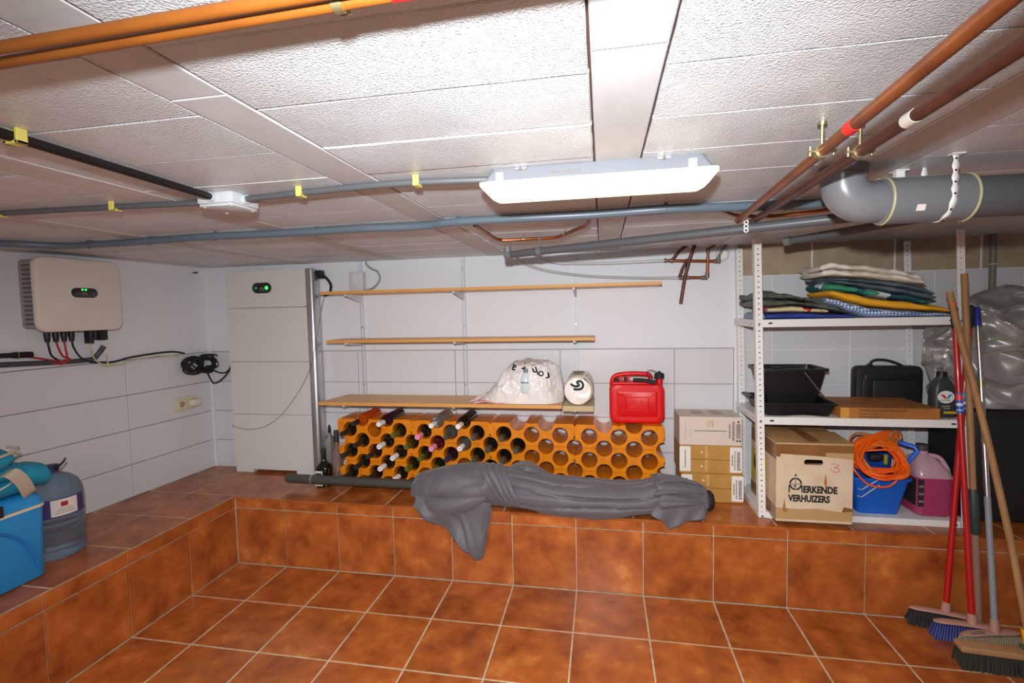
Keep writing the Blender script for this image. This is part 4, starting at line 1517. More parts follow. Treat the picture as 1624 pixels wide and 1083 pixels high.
CY = .272
CT = mat('kraft_carton', (184, 136, 66), .7, col2=(172, 126, 60), scale=15)
CW = mat('pale_carton', (206, 192, 180), .7)
GOLD = mat('gold_ink', (176, 142, 62), .5)
CREAM = mat('cream_ink', (222, 200, 160), .7)
LBL = mat('white_label', (226, 218, 214), .6)
c = carton('wine_carton', 'white wine carton with gold print on top of the carton stack', 2.523, 2.838, CY, .478, .6985, .852, CW, 'stacked wine cartons')
obj('flap_slit', B().box(2.598, 2.762, CY - .0006, CY + .001, .7755, .7785), INK, c, smooth=0)
obj('top_seam', B().box(2.53, 2.575, CY + .012, CY + .015, .8518, .8524), INKG, c, smooth=0)
for j, (s_, xx, zz) in enumerate((('O', 2.662, .8165), ('E', 2.684, .8165), ('G', 2.662, .7985), ('9', 2.684, .7985))):
    text(s_, (xx, CY - .0006, zz), .024, GOLD, c, name='gold_print', sx=1.1)


def rot_lines(parent, x, z0, z1, w, n, m, seed, y):
    """small upright rows of print, too small to read"""
    r_ = random.Random(seed)
    b = B()
    z = z0
    while z < z1:
        h_ = r_.uniform(.003, .009)
        b.box(x, x + w, y - .0006, y + .0004, z, min(z + h_, z1))
        z += h_ + .0022
    obj('fine_print', b, m, parent, smooth=0, kind='stuff')


rot_lines(c, 2.552, .725, .825, .004, 1, mat('pale_ink', (176, 150, 136), .7), 1, CY)
rot_lines(c, 2.580, .745, .800, .003, 1, mat('pale_ink', (176, 150, 136), .7), 2, CY)
for (x, z0, z1, w) in ((2.772, .742, .815, .008), (2.788, .728, .828, .012), (2.808, .738, .818, .022)):
    rot_lines(c, x, z0, z1, w, 1, INKG, int(x * 1000), CY)
b = B()
for dx in (.0, .014):
    b.box(2.808 + dx, 2.818 + dx, CY - .0006, CY + .0004, .722, .730)
b.box(2.815, 2.823, CY - .0006, CY + .0004, .822, .832)
obj('handling_marks', b, INK, c, smooth=0, kind='stuff')
b = B()
b.box(2.60, 2.66, .34, .43, .852, .8526)
b.box(2.70, 2.76, .33, .44, .852, .8526)
obj('top_print', b, mat('top_ink', (176, 160, 150), .7), c, smooth=0, kind='stuff')
for k, (z0, z1, dx, lab) in enumerate(((.546, .6975, 0, 'tan wine carton with white end labels in the middle of the carton stack'), (.3925, .545, .008, 'tan wine carton with white end labels at the bottom of the carton stack'))):
    c = carton('wine_carton', lab, 2.523 + dx, 2.838 + dx, CY - .004 * k, .478, z0, z1, CT, 'stacked wine cartons')
    y = CY - .004 * k
    zm = (z0 + z1) / 2
    obj('centre_seam', B().box(2.578 + dx, 2.778 + dx, y - .0006, y + .001, zm - .0012, zm + .0012), mat('seam_brown', (92, 62, 30), .8), c, smooth=0)
    for (xa, xb_, hl) in ((2.5235 + dx, 2.580 + dx, .0), (2.778 + dx, 2.8375 + dx, .0)):
        b = B()
        b.prism(rrect(xa, xb_, z0 + .010, z1 - .006, .006, 3), y - .0012, y + .0006)
        l_ = obj('end_label', b, LBL, c, smooth=0)
        if xa < 2.6:
            rot_lines(l_, xa + .026, z0 + .03, z1 - .024, .006, 1, INKG, 5 + k, y - .0012)
        else:
            rot_lines(l_, xa + .008, z0 + .045, z1 - .045, .007, 1, INKG, 8 + k, y - .0012)
            rot_lines(l_, xa + .021, z0 + .025, z1 - .025, .006, 1, INKG, 9 + k, y - .0012)
            rot_lines(l_, xa + .034, z0 + .035, z1 - .028, .016, 1, INKG, 10 + k, y - .0012)
            obj('handling_marks', B().box(xa + .036, xa + .043, y - .0018, y - .0010, z0 + .024, z0 + .031).box(xa + .046, xa + .053, y - .0018, y - .0010, z0 + .024, z0 + .031), INK, l_, smooth=0, kind='stuff')
    for zz in (zm + .012, zm - .064):
        text('HOYA', (2.667 + dx, y - .0008, zz), .022, CREAM, c, rot=(pi / 2, -pi / 2, 0), name='cream_print')
        obj('cream_emblem', B().lathe([(.006, 0), (.0055, .0008)], (2.636 + dx, y - .0002, zz + .028), 12, Matrix.Rotation(pi / 2, 3, 'X')), CREAM, c)

# ================================================================== BAGS ON THE BOTTOM WALL SHELF
BAGM = mat('thin_white_plastic', (228, 223, 221), .32, trans=.0, col2=(212, 206, 204), scale=12, bump=.25, bscale=35, bdist=.004)


def crumple(p, s, o):
    v = 0
    a = 1.0
    for k in range(3):
        v += a * (1 - abs(nz(p, s * (1.9 ** k), o + k * 3)) * 2)
        a *= .5
    return v / 1.75 - .45


t = thing('carrier_bag', 'crumpled white plastic carrier bag with printed letters on the bottom wall shelf', 'bag', (1.67, .34, .9155))
TOPP = [(1.40, .935), (1.46, .955), (1.52, 1.02), (1.57, 1.095), (1.62, 1.135), (1.70, 1.15), (1.80, 1.140), (1.86, 1.125), (1.882, 1.10), (1.895, 1.04), (1.905, .95)]


def bag_surf(s, a):
    """s along x 0..1, a around 0..pi from front to back"""
    x = 1.405 + .50 * s
    zt, = interp(TOPP, x)
    h = zt - .917
    taper = min(1, sqrt(max(0, s) * 4) * .9 + .08, sqrt(max(0, 1 - s) * 5) * .95 + .10)
    yf = .345 - .125 * taper
    ybk = .345 + .115 * taper
    ca_ = abs(cos(a)) ** .5 * (1 if a < pi / 2 else -1)
    y = .345 + (yf - .345) * ca_ if a < pi / 2 else .345 + (.345 - ybk) * ca_
    z = .917 + h * sin(a) ** .75
    d = (.020 * crumple((x * 1.0, y * 1.0, z * .8), 8, 2.0) + .012 * crumple((x + z, y, z - x), 17, 6.0)) * min(1, sin(a) * 3)
    return Vector((x + .3 * d, y - d * cos(a), max(.9165, z + d * sin(a))))


rg = []
for i in range(141):
    s = i / 140
    rg.append([bag_surf(s, pi * j / 80) for j in range(81)])
obj('bag_skin', B().loft(rg, True, True), BAGM, t, smooth=80)
# loose corner of the bag
rg = []
for i in range(9):
    for_ = []
    for j in range(7):
        u, v = i / 8, j / 6
        for_.append((1.372 + .10 * u, .235 + .05 * v + .01 * sin(5 * u + 3 * v), .919 + .075 * u * (1 - v * .6) * (1 - abs(u - .55)) + .006 * sin(7 * v)))
    rg.append(for_)
o = obj('bag_corner', B().loft(rg, False, False, closed=False), BAGM, t, smooth=80)
so = o.modifiers.new('thick', 'SOLIDIFY')
so.thickness = .002
rg = []
for i in range(40):
    s = i / 39
    x = 1.40 + .30 * s
    rg.append([(x, .225 + .012 * sin(s * 9) + yy_, .9163 + zz_ + .006 * sin(s * 7) ** 2) for yy_, zz_ in ((0, 0), (.03, 0), (.03, .008), (.002, .006))])
obj('pink_hem', B().loft(rg), mat('pink_plastic', (214, 150, 150), .4), t)


def bag_at(x, z):
    best = None
    for i in range(90):
        a = pi / 2 * i / 89
        p = bag_surf((x - 1.405) / .50, a)
        if best is None or abs(p.z - z) < abs(best.z - z):
            best = p
    return best


for ch, x, z, rr_ in (('r', 1.832, 1.092, 2.90), ('o', 1.800, 1.104, 2.85), ('h', 1.762, 1.124, 2.80), ('r', 1.700, 1.138, 3.1), ('a', 1.648, 1.126, 3.5)):
    o = text(ch, (x, .2, z), .060, INK, t, rot=(pi / 2, rr_, 0), name='lettering', bold=.0012, depth=.0002)
    for v in o.data.vertices:
        s_ = bag_at(v.co.x, min(v.co.z, 1.15))
        v.co.y = s_.y - .0065
# plastic bottle inside showing through the window in the bag
p = bag_at(1.70, 1.03)
obj('inner_bottle', B().lathe([(.030, -.07), (.036, -.06), (.036, .0), (.028, .03), (.013, .05), (.012, .06)], (1.70, p.y + .026, 1.045), 18), mat('pale_bottle', (206, 214, 220), .2), t)
obj('inner_cap', B().lathe([(.015, .045), (.014, .066), (.001, .067)], (1.70, p.y + .022, 1.045), 14), mat('cap_slate', (110, 124, 130), .5), t)
obj('inner_stripe', B().lathe([(.0365, -.012), (.0365, -.006), (.036, -.004)], (1.70, p.y + .0258, 1.045), 18), mat('stripe_blue', (96, 130, 168), .5), t)

t = thing('rolled_bag', 'rolled white bag with black print on the short beige board', 'bag', (1.995, .33, .9145))
rg = []
for i in range(25):
    v = i / 24
    y = .212 + .25 * v
    ring = []
    for k in range(36):
        a = 2 * pi * k / 36
        r_ = .077 + .003 * sin(5 * a + 3) + .006 * crumple((cos(a), sin(a), y * 6), 2.2, 5)
        if i == 0: r_ -= .010
        ring.append((1.992 + r_ * 1.0 * cos(a), y + .006 * sin(3 * a), max(.9150, .997 + r_ * 1.05 * sin(a))))
    rg.append(ring)
obj('bag_skin', B().loft(rg, False, True), mat('cream_plastic_film', (222, 212, 196), .35, col2=(206, 194, 176), scale=14, bump=.2, bscale=40, bdist=.004), t, smooth=70)
rg = []
for i in range(8):
    v = i / 7
    r0 = .070 * (1 - v) + .001
    ring = []
    for k in range(30):
        a = 2 * pi * k / 30
        ring.append((1.988 + r0 * cos(a), .206 - .006 * sin(pi * v) + .003 * sin(4 * a + 6 * v), .994 + r0 * 1.02 * sin(a)))
    rg.append(ring)
obj('folded_end', B().loft(rg, False, True), mat('white_film', (232, 226, 222), .3, bump=.2, bscale=50), t, smooth=70)
pr = curve_pts([(1.950, .196, 1.035), (1.975, .1955, 1.022), (1.995, .1955, 1.028), (1.985, .1955, 1.045), (2.005, .1955, 1.050), (2.018, .1955, 1.030), (2.005, .1955, 1.008), (1.965, .1955, 1.006)], 6)
b = B()
rgp = []
for i, p in enumerate(pr):
    q = pr[min(i + 1, len(pr) - 1)] - pr[max(i - 1, 0)]
    n_ = Vector((-q.z, 0, q.x)).normalized() * .006
    rgp.append([p + n_, p - n_])
b.loft(rgp, False, False, closed=False)
o = obj('black_print', b, INK, t, smooth=0)
so = o.modifiers.new('thick', 'SOLIDIFY')
so.thickness = .001
b = B()
for (x, y, z) in ((1.975, .24, 1.0835), (2.01, .235, 1.081), (1.955, .26, 1.078), (2.035, .27, 1.071)):
    b.lathe([(.007, 0), (.006, .002)], (x, y, z), 8)
b.box(1.955, 2.02, .30, .36, 1.0815, 1.0835)
obj('top_print', b, INKG, t, smooth=0, kind='stuff')

# ================================================================== METAL SHELF UNIT
unit = thing('shelf_unit', 'white perforated steel shelf unit with three shelves on the ledge', 'shelf unit', (3.30, .29, H))
ZL = H


def lean(x0):
    return (-.024 if x0 < 3.3 else -.045)


def post(xc, yface, ztop, flange_dir):
    """angle post: perforated front face plus side flange; xc at mid height"""
    w = .0165
    hs = []
    z = ZL + .03
    k = 0
    while z < ztop - .02:
        hs.append(circ(0, z, .0034, 8) if k % 2 else stadium(0, z, .0105, .0056, 4))
        z += .0262
        k += 1
    me = plate_mesh('post', [(-w, ZL), (w, ZL), (w, ztop), (-w, ztop)], hs, .0016, STEELW, 0)
    me.transform(Matrix.Translation((0, yface, 0)) @ M_FRONT)
    b = B()
    x_ = -w if flange_dir < 0 else w
    b.box(min(x_, x_ - flange_dir * .0016), max(x_, x_ - flange_dir * .0016), yface + .0016, yface + .033, ZL, ztop)
    fm = mesh_of('side_flange', b, STEELW, 0)
    sh = lean(xc)
    M = Matrix.Identity(4)
    M[0][2] = sh
    M[0][3] = xc - sh * 1.07
    out = []
    for nm, mm in (('post', me), ('side_flange', fm)):
        mm.transform(M)
        if nm == 'post':
            p_ = link('post', mm, unit)
        else:
            link('side_flange', mm, p_)
    # dark inside of the holes is the gap behind; add the foot
    obj('foot', B().box(xc - sh * 1.07 + sh * ZL - w - .001, xc - sh * 1.07 + sh * ZL + w + .001, yface - .001, yface + .034, ZL, ZL + .006, .001), GREYW, p_, smooth=0)
    return p_


post(2.871, .100, 1.752, -1)
post(3.726, .100, 1.752, 1)
post(2.884, .470, 1.752, -1)
post(3.716, .470, 1.752, 1)
BOLT = mat('dark_slot', (46, 40, 40), .6)
for nm, zt in (('top', 1.366), ('middle', .893), ('bottom', .420)):
    xl = 2.871 - .0165 + lean(2) * (zt - 1.07)
    xr = 3.726 + .0165 + lean(4) * (zt - 1.07)
    sh = obj('shelf', B().box(xl + .004, xr - .004, .104, .502, zt - .004, zt, .001), STEELW, unit, smooth=0)
    obj('front_lip', B().box(xl + .034, xr - .034, .1015, .104, zt - .037, zt, .0008), STEELW, sh, smooth=0)
    obj('side_lip', B().box(xl + .003, xl + .0055, .104, .502, zt - .037, zt, .0008), STEELW, sh, smooth=0)
    obj('side_lip', B().box(xr - .0055, xr - .003, .104, .502, zt - .037, zt, .0008), STEELW, sh, smooth=0)
    obj('rear_lip', B().box(xl + .004, xr - .004, .500, .502, zt - .037, zt, .0008), STEELW, sh, smooth=0)
    for xx in (xl + .068, xr - .055):
        b = B()
        b.prism([(xx + px_, zt - .018 + pz_) for px_, pz_ in stadium(0, 0, .020, .008, 4)], .1008, .1022)
        obj('slot', b, BOLT, sh, smooth=0)
    for xx in (xl + .0165, xr - .0165):
        obj('bolt', B().cyl((xx, .0955, zt - .020), (xx, .1005, zt - .020), .006, 8), ALU, sh)
    for yy in (.17, .30, .43):
        b = B().cyl((xl + .0022, yy, zt - .02), (xl + .0034, yy, zt - .02), .004, 8)
        obj('side_hole', b, BOLT, sh)

# ------------------------------------------------------------------ folded cloths on the top shelf
def cloth(name, label, xs_tab, y0, y1, m, seed, group=None, amp=.006, layers=1, me=None):
    """xs_tab: (x, bottom z, top z) from left to right"""
    t = thing(name, label, 'cloth', ((xs_tab[0][0] + xs_tab[-1][0]) / 2, (y0 + y1) / 2, min(q[1] for q in xs_tab)), group)
    for L in range(layers):
        rg = []
        NXc = 44
        for i in range(NXc + 1):
            u = i / NXc
            x = xs_tab[0][0] + (xs_tab[-1][0] - xs_tab[0][0]) * u
            zb, zt = interp(xs_tab, x)
            th = (zt - zb) / layers
            zb2, zt2 = zb + th * L, zb + th * (L + 1)
            e = min(1, sqrt(max(0, min(u, 1 - u)) * 22) + .42)
            h = (zt2 - zb2) * e * .97
            zc = (zb2 + zt2) / 2
            ring = []
            n = 30
            yo = .010 * nz((x * 5, L * 3, seed), 1) + .012 * L * (1 if L % 2 else -1)
            for k in range(n):
                a = 2 * pi * k / n
                ca, sa = cos(a), sin(a)
                yy = (y0 + y1) / 2 + (abs(ca) ** .35) * (1 if ca > 0 else -1) * (y1 - y0) / 2 * (.94 + .06 * e)
                zz = zc + (abs(sa) ** .8) * (1 if sa > 0 else -1) * h / 2
                d = 1.5 * amp * nz((x * 9, yy * 7, seed + sa), 1) + amp * 1.1 * nz((x * 26, yy * 15, seed + 2 * sa), 1)
                ring.append((x + .008 * nz((yy * 12, zz * 20, seed), 1) * (1 if i in (0, NXc) else .3), yy + yo + d * .8 * (1 if abs(ca) > .3 else 0), max(zz + d * (1 if sa > 0 else .2), zb if L == 0 else -9)))
            rg.append(ring)
        obj('folded_layer', B().loft(rg), m, t, smooth=70)
    return t


def checker_mat(name, c1, c2, scale, c3=None):
    m = mat(name, c1, .8)
    nt = m.node_tree
    b = nt.nodes['Principled BSDF']
    geo = [n for n in nt.nodes if n.type == 'NEW_GEOMETRY'][0]
    sep = nt.nodes.new('ShaderNodeSeparateXYZ')
    nt.links.new(geo.outputs['Position'], sep.inputs[0])
    add = nt.nodes.new('ShaderNodeMath')
    add.operation = 'SUBTRACT'
    nt.links.new(sep.outputs['Y'], add.inputs[0])
    nt.links.new(sep.outputs['Z'], add.inputs[1])
    vals = []
    for src in (sep.outputs['X'], add.outputs[0]):
        mu = nt.nodes.new('ShaderNodeMath'); mu.operation = 'MULTIPLY'; mu.inputs[1].default_value = scale
        nt.links.new(src, mu.inputs[0])
        fr = nt.nodes.new('ShaderNodeMath'); fr.operation = 'FRACT'
        nt.links.new(mu.outputs[0], fr.inputs[0])
        gt = nt.nodes.new('ShaderNodeMath'); gt.operation = 'GREATER_THAN'; gt.inputs[1].default_value = .5
        nt.links.new(fr.outputs[0], gt.inputs[0])
        vals.append(gt.outputs[0])
    sm = nt.nodes.new('ShaderNodeMath'); sm.operation = 'ADD'
    nt.links.new(vals[0], sm.inputs[0]); nt.links.new(vals[1], sm.inputs[1])
    hf = nt.nodes.new('ShaderNodeMath'); hf.operation = 'MULTIPLY'; hf.inputs[1].default_value = .5
    nt.links.new(sm.outputs[0], hf.inputs[0])
    cr = nt.nodes.new('ShaderNodeValToRGB')
    cr.color_ramp.interpolation = 'CONSTANT'
    cr.color_ramp.elements[0].color = lin(c2)
    cr.color_ramp.elements[1].position = .75
    cr.color_ramp.elements[1].color = lin(c1)
    e = cr.color_ramp.elements.new(.25)
    e.color = lin(c3 or tuple((p + q) // 2 for p, q in zip(c1, c2)))
    nt.links.new(hf.outputs[0], cr.inputs['Fac'])
    nt.links.new(cr.outputs['Color'], b.inputs['Base Color'])
    return m


GING = checker_mat('gingham_blue', (52, 96, 168), (224, 230, 238), 70)
def patch_mat(name, cols, scale, rough=.8):
    """patchwork print: hard-edged colour cells"""
    m = mat(name, cols[0], rough)
    nt = m.node_tree
    b = nt.nodes['Principled BSDF']
    geo = [n for n in nt.nodes if n.type == 'NEW_GEOMETRY'][0]
    vo = nt.nodes.new('ShaderNodeTexVoronoi')
    vo.inputs['Scale'].default_value = scale
    vo.distance = 'MANHATTAN'
    nt.links.new(geo.outputs['Position'], vo.inputs['Vector'])
    cr = nt.nodes.new('ShaderNodeValToRGB')
    cr.color_ramp.interpolation = 'CONSTANT'
    n = len(cols)
    cr.color_ramp.elements[0].color = lin(cols[0])
    cr.color_ramp.elements[1].position = 1 - 1 / n
    cr.color_ramp.elements[1].color = lin(cols[-1])
    for i in range(1, n - 1):
        e = cr.color_ramp.elements.new(i / n)
        e.color = lin(cols[i])
    sp = nt.nodes.new('ShaderNodeSeparateColor')
    nt.links.new(vo.outputs['Color'], sp.inputs[0])
    nt.links.new(sp.outputs[0], cr.inputs['Fac'])
    nt.links.new(cr.outputs['Color'], b.inputs['Base Color'])
    return m


TEAL = patch_mat('teal_print', [(20, 92, 98), (196, 212, 214), (36, 120, 110), (28, 74, 92), (150, 196, 178), (58, 140, 110)], 13)
YEL = mat('yellow_cloth', (232, 172, 36), .8, col2=(222, 158, 34), scale=12)
SLATE = mat('slate_cloth', (100, 118, 124), .8, col2=(70, 84, 98), scale=7)
IVORY = mat('ivory_cloth', (236, 230, 216), .8, col2=(222, 214, 198), scale=14)
BLUEC = mat('blue_cloth', (46, 66, 148), .7)
LAVC = mat('pale_blue_cloth', (148, 154, 176), .8)
TARPG = mat('grey_tarp', (100, 104, 96), .5, col2=(64, 66, 62), scale=9, bump=.3, bscale=30, bdist=.004)
PATR = patch_mat('red_print', [(196, 34, 40), (206, 196, 160), (160, 150, 140), (206, 190, 150)], 22)
gcl = 'folded cloths on the top shelf'
cloth('folded_cloth', 'blue folded cloth at the bottom of the left cloth pile', [(2.905, 1.3665, 1.395), (3.05, 1.3665, 1.397), (3.20, 1.3665, 1.388), (3.30, 1.3665, 1.378)], .125, .40, BLUEC, 1, gcl, .003)
cloth('folded_cloth', 'pale blue crumpled cloth poking out at the left end of the shelf', [(2.868, 1.3665, 1.392), (2.880, 1.3665, 1.404), (2.895, 1.3665, 1.40), (2.902, 1.3665, 1.385)], .14, .38, LAVC, 2, gcl, .006)
cloth('folded_cloth', 'red and cream patterned cloth in the left cloth pile', [(2.91, 1.397, 1.425), (3.02, 1.399, 1.428), (3.10, 1.397, 1.418), (3.18, 1.393, 1.404)], .13, .38, PATR, 3, gcl, .004)
cloth('folded_tarp', 'grey green folded tarpaulin on top of the left cloth pile', [(2.855, 1.428, 1.492), (2.92, 1.43, 1.505), (3.02, 1.430, 1.490), (3.12, 1.422, 1.468), (3.20, 1.405, 1.440), (3.262, 1.390, 1.408)], .145, .42, TARPG, 4, gcl, .009, 2)
cloth('folded_cloth', 'blue and white gingham cloth at the bottom of the right cloth pile', [(3.165, 1.440, 1.470), (3.22, 1.425, 1.458), (3.28, 1.392, 1.436), (3.36, 1.3665, 1.416), (3.50, 1.3665, 1.398), (3.69, 1.3665, 1.382)], .122, .40, GING, 5, gcl, .004)
cloth('folded_cloth', 'yellow folded cloth above the gingham cloth', [(3.185, 1.472, 1.500), (3.28, 1.440, 1.480), (3.36, 1.419, 1.462), (3.50, 1.401, 1.440), (3.60, 1.392, 1.422), (3.690, 1.3845, 1.404)], .118, .40, YEL, 6, gcl, .004)
cloth('folded_cloth', 'teal patterned cloth between the yellow and slate cloths', [(3.178, 1.500, 1.535), (3.28, 1.484, 1.520), (3.36, 1.466, 1.500), (3.50, 1.444, 1.470), (3.615, 1.424, 1.438)], .13, .41, TEAL, 7, gcl, .005)
cloth('folded_cloth', 'slate grey thick folded cloth below the ivory one', [(3.185, 1.537, 1.560), (3.28, 1.523, 1.556), (3.38, 1.500, 1.545), (3.50, 1.473, 1.528), (3.58, 1.452, 1.508), (3.638, 1.442, 1.478)], .135, .42, SLATE, 8, gcl, .005, 2)
cloth('folded_cloth', 'ivory folded cloth on the very top of the right pile', [(3.150, 1.566, 1.618), (3.20, 1.565, 1.632), (3.32, 1.556, 1.618), (3.45, 1.538, 1.590), (3.55, 1.522, 1.566), (3.580, 1.515, 1.545)], .12, .41, IVORY, 9, gcl, .010, 2)

# ------------------------------------------------------------------ middle shelf
ZM = .8935


def tub(b, x0, x1, y0, y1, z0, z1, ins, wall=.004, r=.012):
    """open tapered box: outer wall, rim, inner wall, floor"""
    rg = []
    for (z, i) in ((z0, ins), (z1, 0), (z1, wall), (z0 + wall, ins + wall)):
        rg.append([(x, y, z) for x, y in rrect(x0 + i, x1 - i, y0 + i * .8, y1 - i * .8, r, 4)])
    b.loft(rg, True, True)
    return b


t = thing('plastic_tray', 'shallow black plastic tray under the black bucket', 'tray', (3.05, .27, ZM))
obj('tray_body', tub(B(), 2.892, 3.222, .120, .435, ZM, ZM + .062, .024, .004, .015), BLACK, t)
b = B()
rg = [[(x, y, z) for x, y in rrect(2.892 - o, 3.222 + o, .120 - o, .435 + o, .015, 4)] for z, o in ((ZM + .058, .001), (ZM + .058, .006), (ZM + .064, .006), (ZM + .064, -.003))]
b.loft(rg, False, False)
obj('tray_rim', b, BLACK, t)
obj('tray_lip', B().box(2.868, 2.894, .26, .41, ZM + .060, ZM + .074, .004), BLACK, t)
t = thing('black_bucket', 'square black plastic bucket standing in the black tray', 'bucket', (3.05, .30, ZM + .006))
obj('bucket_body', tub(B(), 2.905, 3.205, .190, .400, ZM + .0062, ZM + .222, .042, .004, .02), BLACK, t)
b = B()
rg = [[(x, y, z) for x, y in rrect(2.905 - o, 3.205 + o, .190 - o, .400 + o, .022, 4)] for z, o in ((ZM + .212, .001), (ZM + .212, .010), (ZM + .224, .010), (ZM + .224, -.003))]
b.loft(rg, False, False)
obj('bucket_rim', b, BLACK, t)
obj('bucket_handle', B().tube(curve_pts([(3.098, .184, ZM + .210), (3.13, .178, ZM + .165), (3.172, .176, ZM + .105), (3.19, .19, ZM + .085), (3.195, .30, ZM + .080), (3.17, .41, ZM + .12), (3.098, .408, ZM + .210)], 6), .0032, 8), mat('dull_wire', (120, 118, 114), .4, metal=.7), t)
obj('rim_spout', B().box(2.965, 3.01, .215, .24, ZM + .224, ZM + .230, .002), BLACK, t)
t = thing('folded_rag', 'pale folded rag under the front edge of the black tray', 'cloth', (3.07, .112, ZM))
b = B()
rg = []
for i in range(13):
    x = 2.985 + .185 * i / 12
    h = .003 + .006 * sin(pi * i / 12)
    rg.append([(x, .1055, ZM + .0004), (x, .1055, ZM + h * .6), (x, .112, ZM + h), (x, .128, ZM + h * .8), (x, .135, ZM + .0004)])
obj('rag', b.loft(rg), mat('pale_rag', (176, 172, 158), .8), t)
t = thing('flat_carton', 'flat brown cardboard box with faint print on the middle shelf', 'box', (3.43, .24, ZM))
obj('body', B().box(3.226, 3.640, .098, .395, ZM + .0006, ZM + .052, .003), mat('brown_carton', (178, 116, 52), .65, col2=(150, 94, 44), scale=6), t, smooth=0)
text('Aluminium van Sommeren Maatwerk plaat', (3.305, .0975, ZM + .036), .0135, INK, t, name='faint_print', sx=.86)
text('Formaat:  40 x 30 x L.st', (3.305, .0975, ZM + .021), .0115, mat('faded_ink', (84, 56, 34), .8), t, name='faint_print', sx=.9)
text('Kleur blank Aantal stuks', (3.305, .0975, ZM + .008), .0095, mat('faded_ink', (84, 56, 34), .8), t, name='faint_print', sx=.9)
obj('tape_end', B().box(3.226, 3.262, .0972, .0985, ZM + .002, ZM + .051), mat('amber_tape', (206, 146, 66), .3), t, smooth=0)
obj('top_flap_seam', B().box(3.23, 3.636, .244, .248, ZM + .0518, ZM + .0524), mat('seam_brown', (92, 62, 30), .8), t, smooth=0)

t = thing('tool_bag', 'soft black carrying bag with arched handle behind the flat box', 'bag', (3.575, .42, ZM))
LEA = mat('black_nylon', (24, 24, 26), .6, bump=.15, bscale=300, bdist=.0006)
b = B()
rg = []
for (y, i) in ((.398, .014), (.402, .004), (.412, 0), (.455, 0), (.464, .004), (.467, .014)):
    rg.append([(x, y, z) for x, z in rrect(3.428 + i, 3.742 - i, ZM + .0006 + i * .5, ZM + .212 - i, .030, 5)])
b.loft(rg)
obj('body', b, LEA, t)
obj('front_pocket', B().box(3.500, 3.725, .386, .400, ZM + .020, ZM + .145, .010, 3), LEA, t)
obj('pocket_strap', B().box(3.455, 3.485, .389, .400, ZM + .01, ZM + .150, .004, 2), mat('black_strap', (36, 36, 38), .5), t)
obj('zip', B().tube([(3.44, .3965, ZM + .172), (3.73, .3965, ZM + .176)], .0026, 8), mat('zip_black', (46, 46, 48), .4), t)
obj('zip_pull', B().box(3.466, 3.475, .389, .394, ZM + .142, ZM + .170, .002), mat('brass', (150, 120, 70), .35, metal=.8), t)
obj('handle', B().tube(curve_pts([(3.505, .43, ZM + .205), (3.512, .43, ZM + .232), (3.535, .428, ZM + .244), (3.58, .426, ZM + .242), (3.63, .428, ZM + .226), (3.665, .43, ZM + .207)], 6), .0062, 10), LEA, t)
obj('handle_root', B().box(3.494, 3.516, .415, .445, ZM + .200, ZM + .222, .004), LEA, t)

t = thing('oil_bottle', 'dark grey motor oil bottle with round red and blue emblem label', 'bottle', (3.688, .17, ZM))
OILG = mat('oil_bottle_grey', (54, 56, 58), .4)
b = B()
rg = []
xo, yo_ = 3.690, .178
for (w, d, dx, z) in ((.044, .030, 0, .0006), (.047, .033, 0, .005), (.047, .033, 0, .120), (.044, .031, 0, .142), (.030, .024, -.002, .172), (.019, .019, -.003, .186), (.018, .018, -.003, .196)):
    rg.append([(xo + dx + px_, yo_ + py_, ZM + z) for px_, py_ in rrect(-w, w, -d, d, min(w, d) * .6, 5)])
obj('body', B().loft(rg), OILG, t)
obj('cap', B().lathe([(.0205, .190), (.0205, .212), (.019, .214), (.001, .214)], (xo - .003, yo_, ZM), 18), BLACK, t)
yl = yo_ - .0334
b = B()
b.prism([(xo - .002 + px_, ZM + .098 + pz_) for px_, pz_ in circ(0, 0, .034, 28)], yl - .0004, yl + .004)
b.v = [(x, y, ZM + .098 + (z - ZM - .098) * .86) for x, y, z in b.v]
lab = obj('emblem_label', b, mat('label_white', (222, 222, 220), .4), t, smooth=0)
b = B()
b.prism([(xo - .026, ZM + .110), (xo - .012, ZM + .110), (xo - .003, ZM + .090), (xo - .008, ZM + .090)], yl - .0012, yl)
b.prism([(xo - .012, ZM + .110), (xo - .006, ZM + .104), (xo - .001, ZM + .092), (xo - .004, ZM + .090)], yl - .0012, yl)
obj('emblem_red', b, mat('emblem_red', (214, 48, 36), .4), lab, smooth=0)
b = B()
b.prism([(xo + .024, ZM + .110), (xo + .010, ZM + .110), (xo - .001, ZM + .090), (xo + .006, ZM + .090)], yl - .0012, yl)
obj('emblem_blue', b, mat('emblem_blue', (40, 126, 196), .4), lab, smooth=0)
text('VALVOLINE', (xo - .027, yl - .0008, ZM + .080), .0092, INK, lab, name='brand_print', sx=.9)
text('SYNTHETIC', (xo - .020, yl - .0006, ZM + .052), .0075, LABELW, t, name='grade_print', sx=.9)
text('10W-40', (xo - .012, yl - .0006, ZM + .042), .0085, LABELW, t, name='grade_print', sx=.9)
obj('yellow_band', B().box(xo - .010, xo + .046, yl - .0006, yl + .01, ZM + .020, ZM + .031, .0004), mat('band_yellow', (196, 170, 40), .5), t, smooth=0)

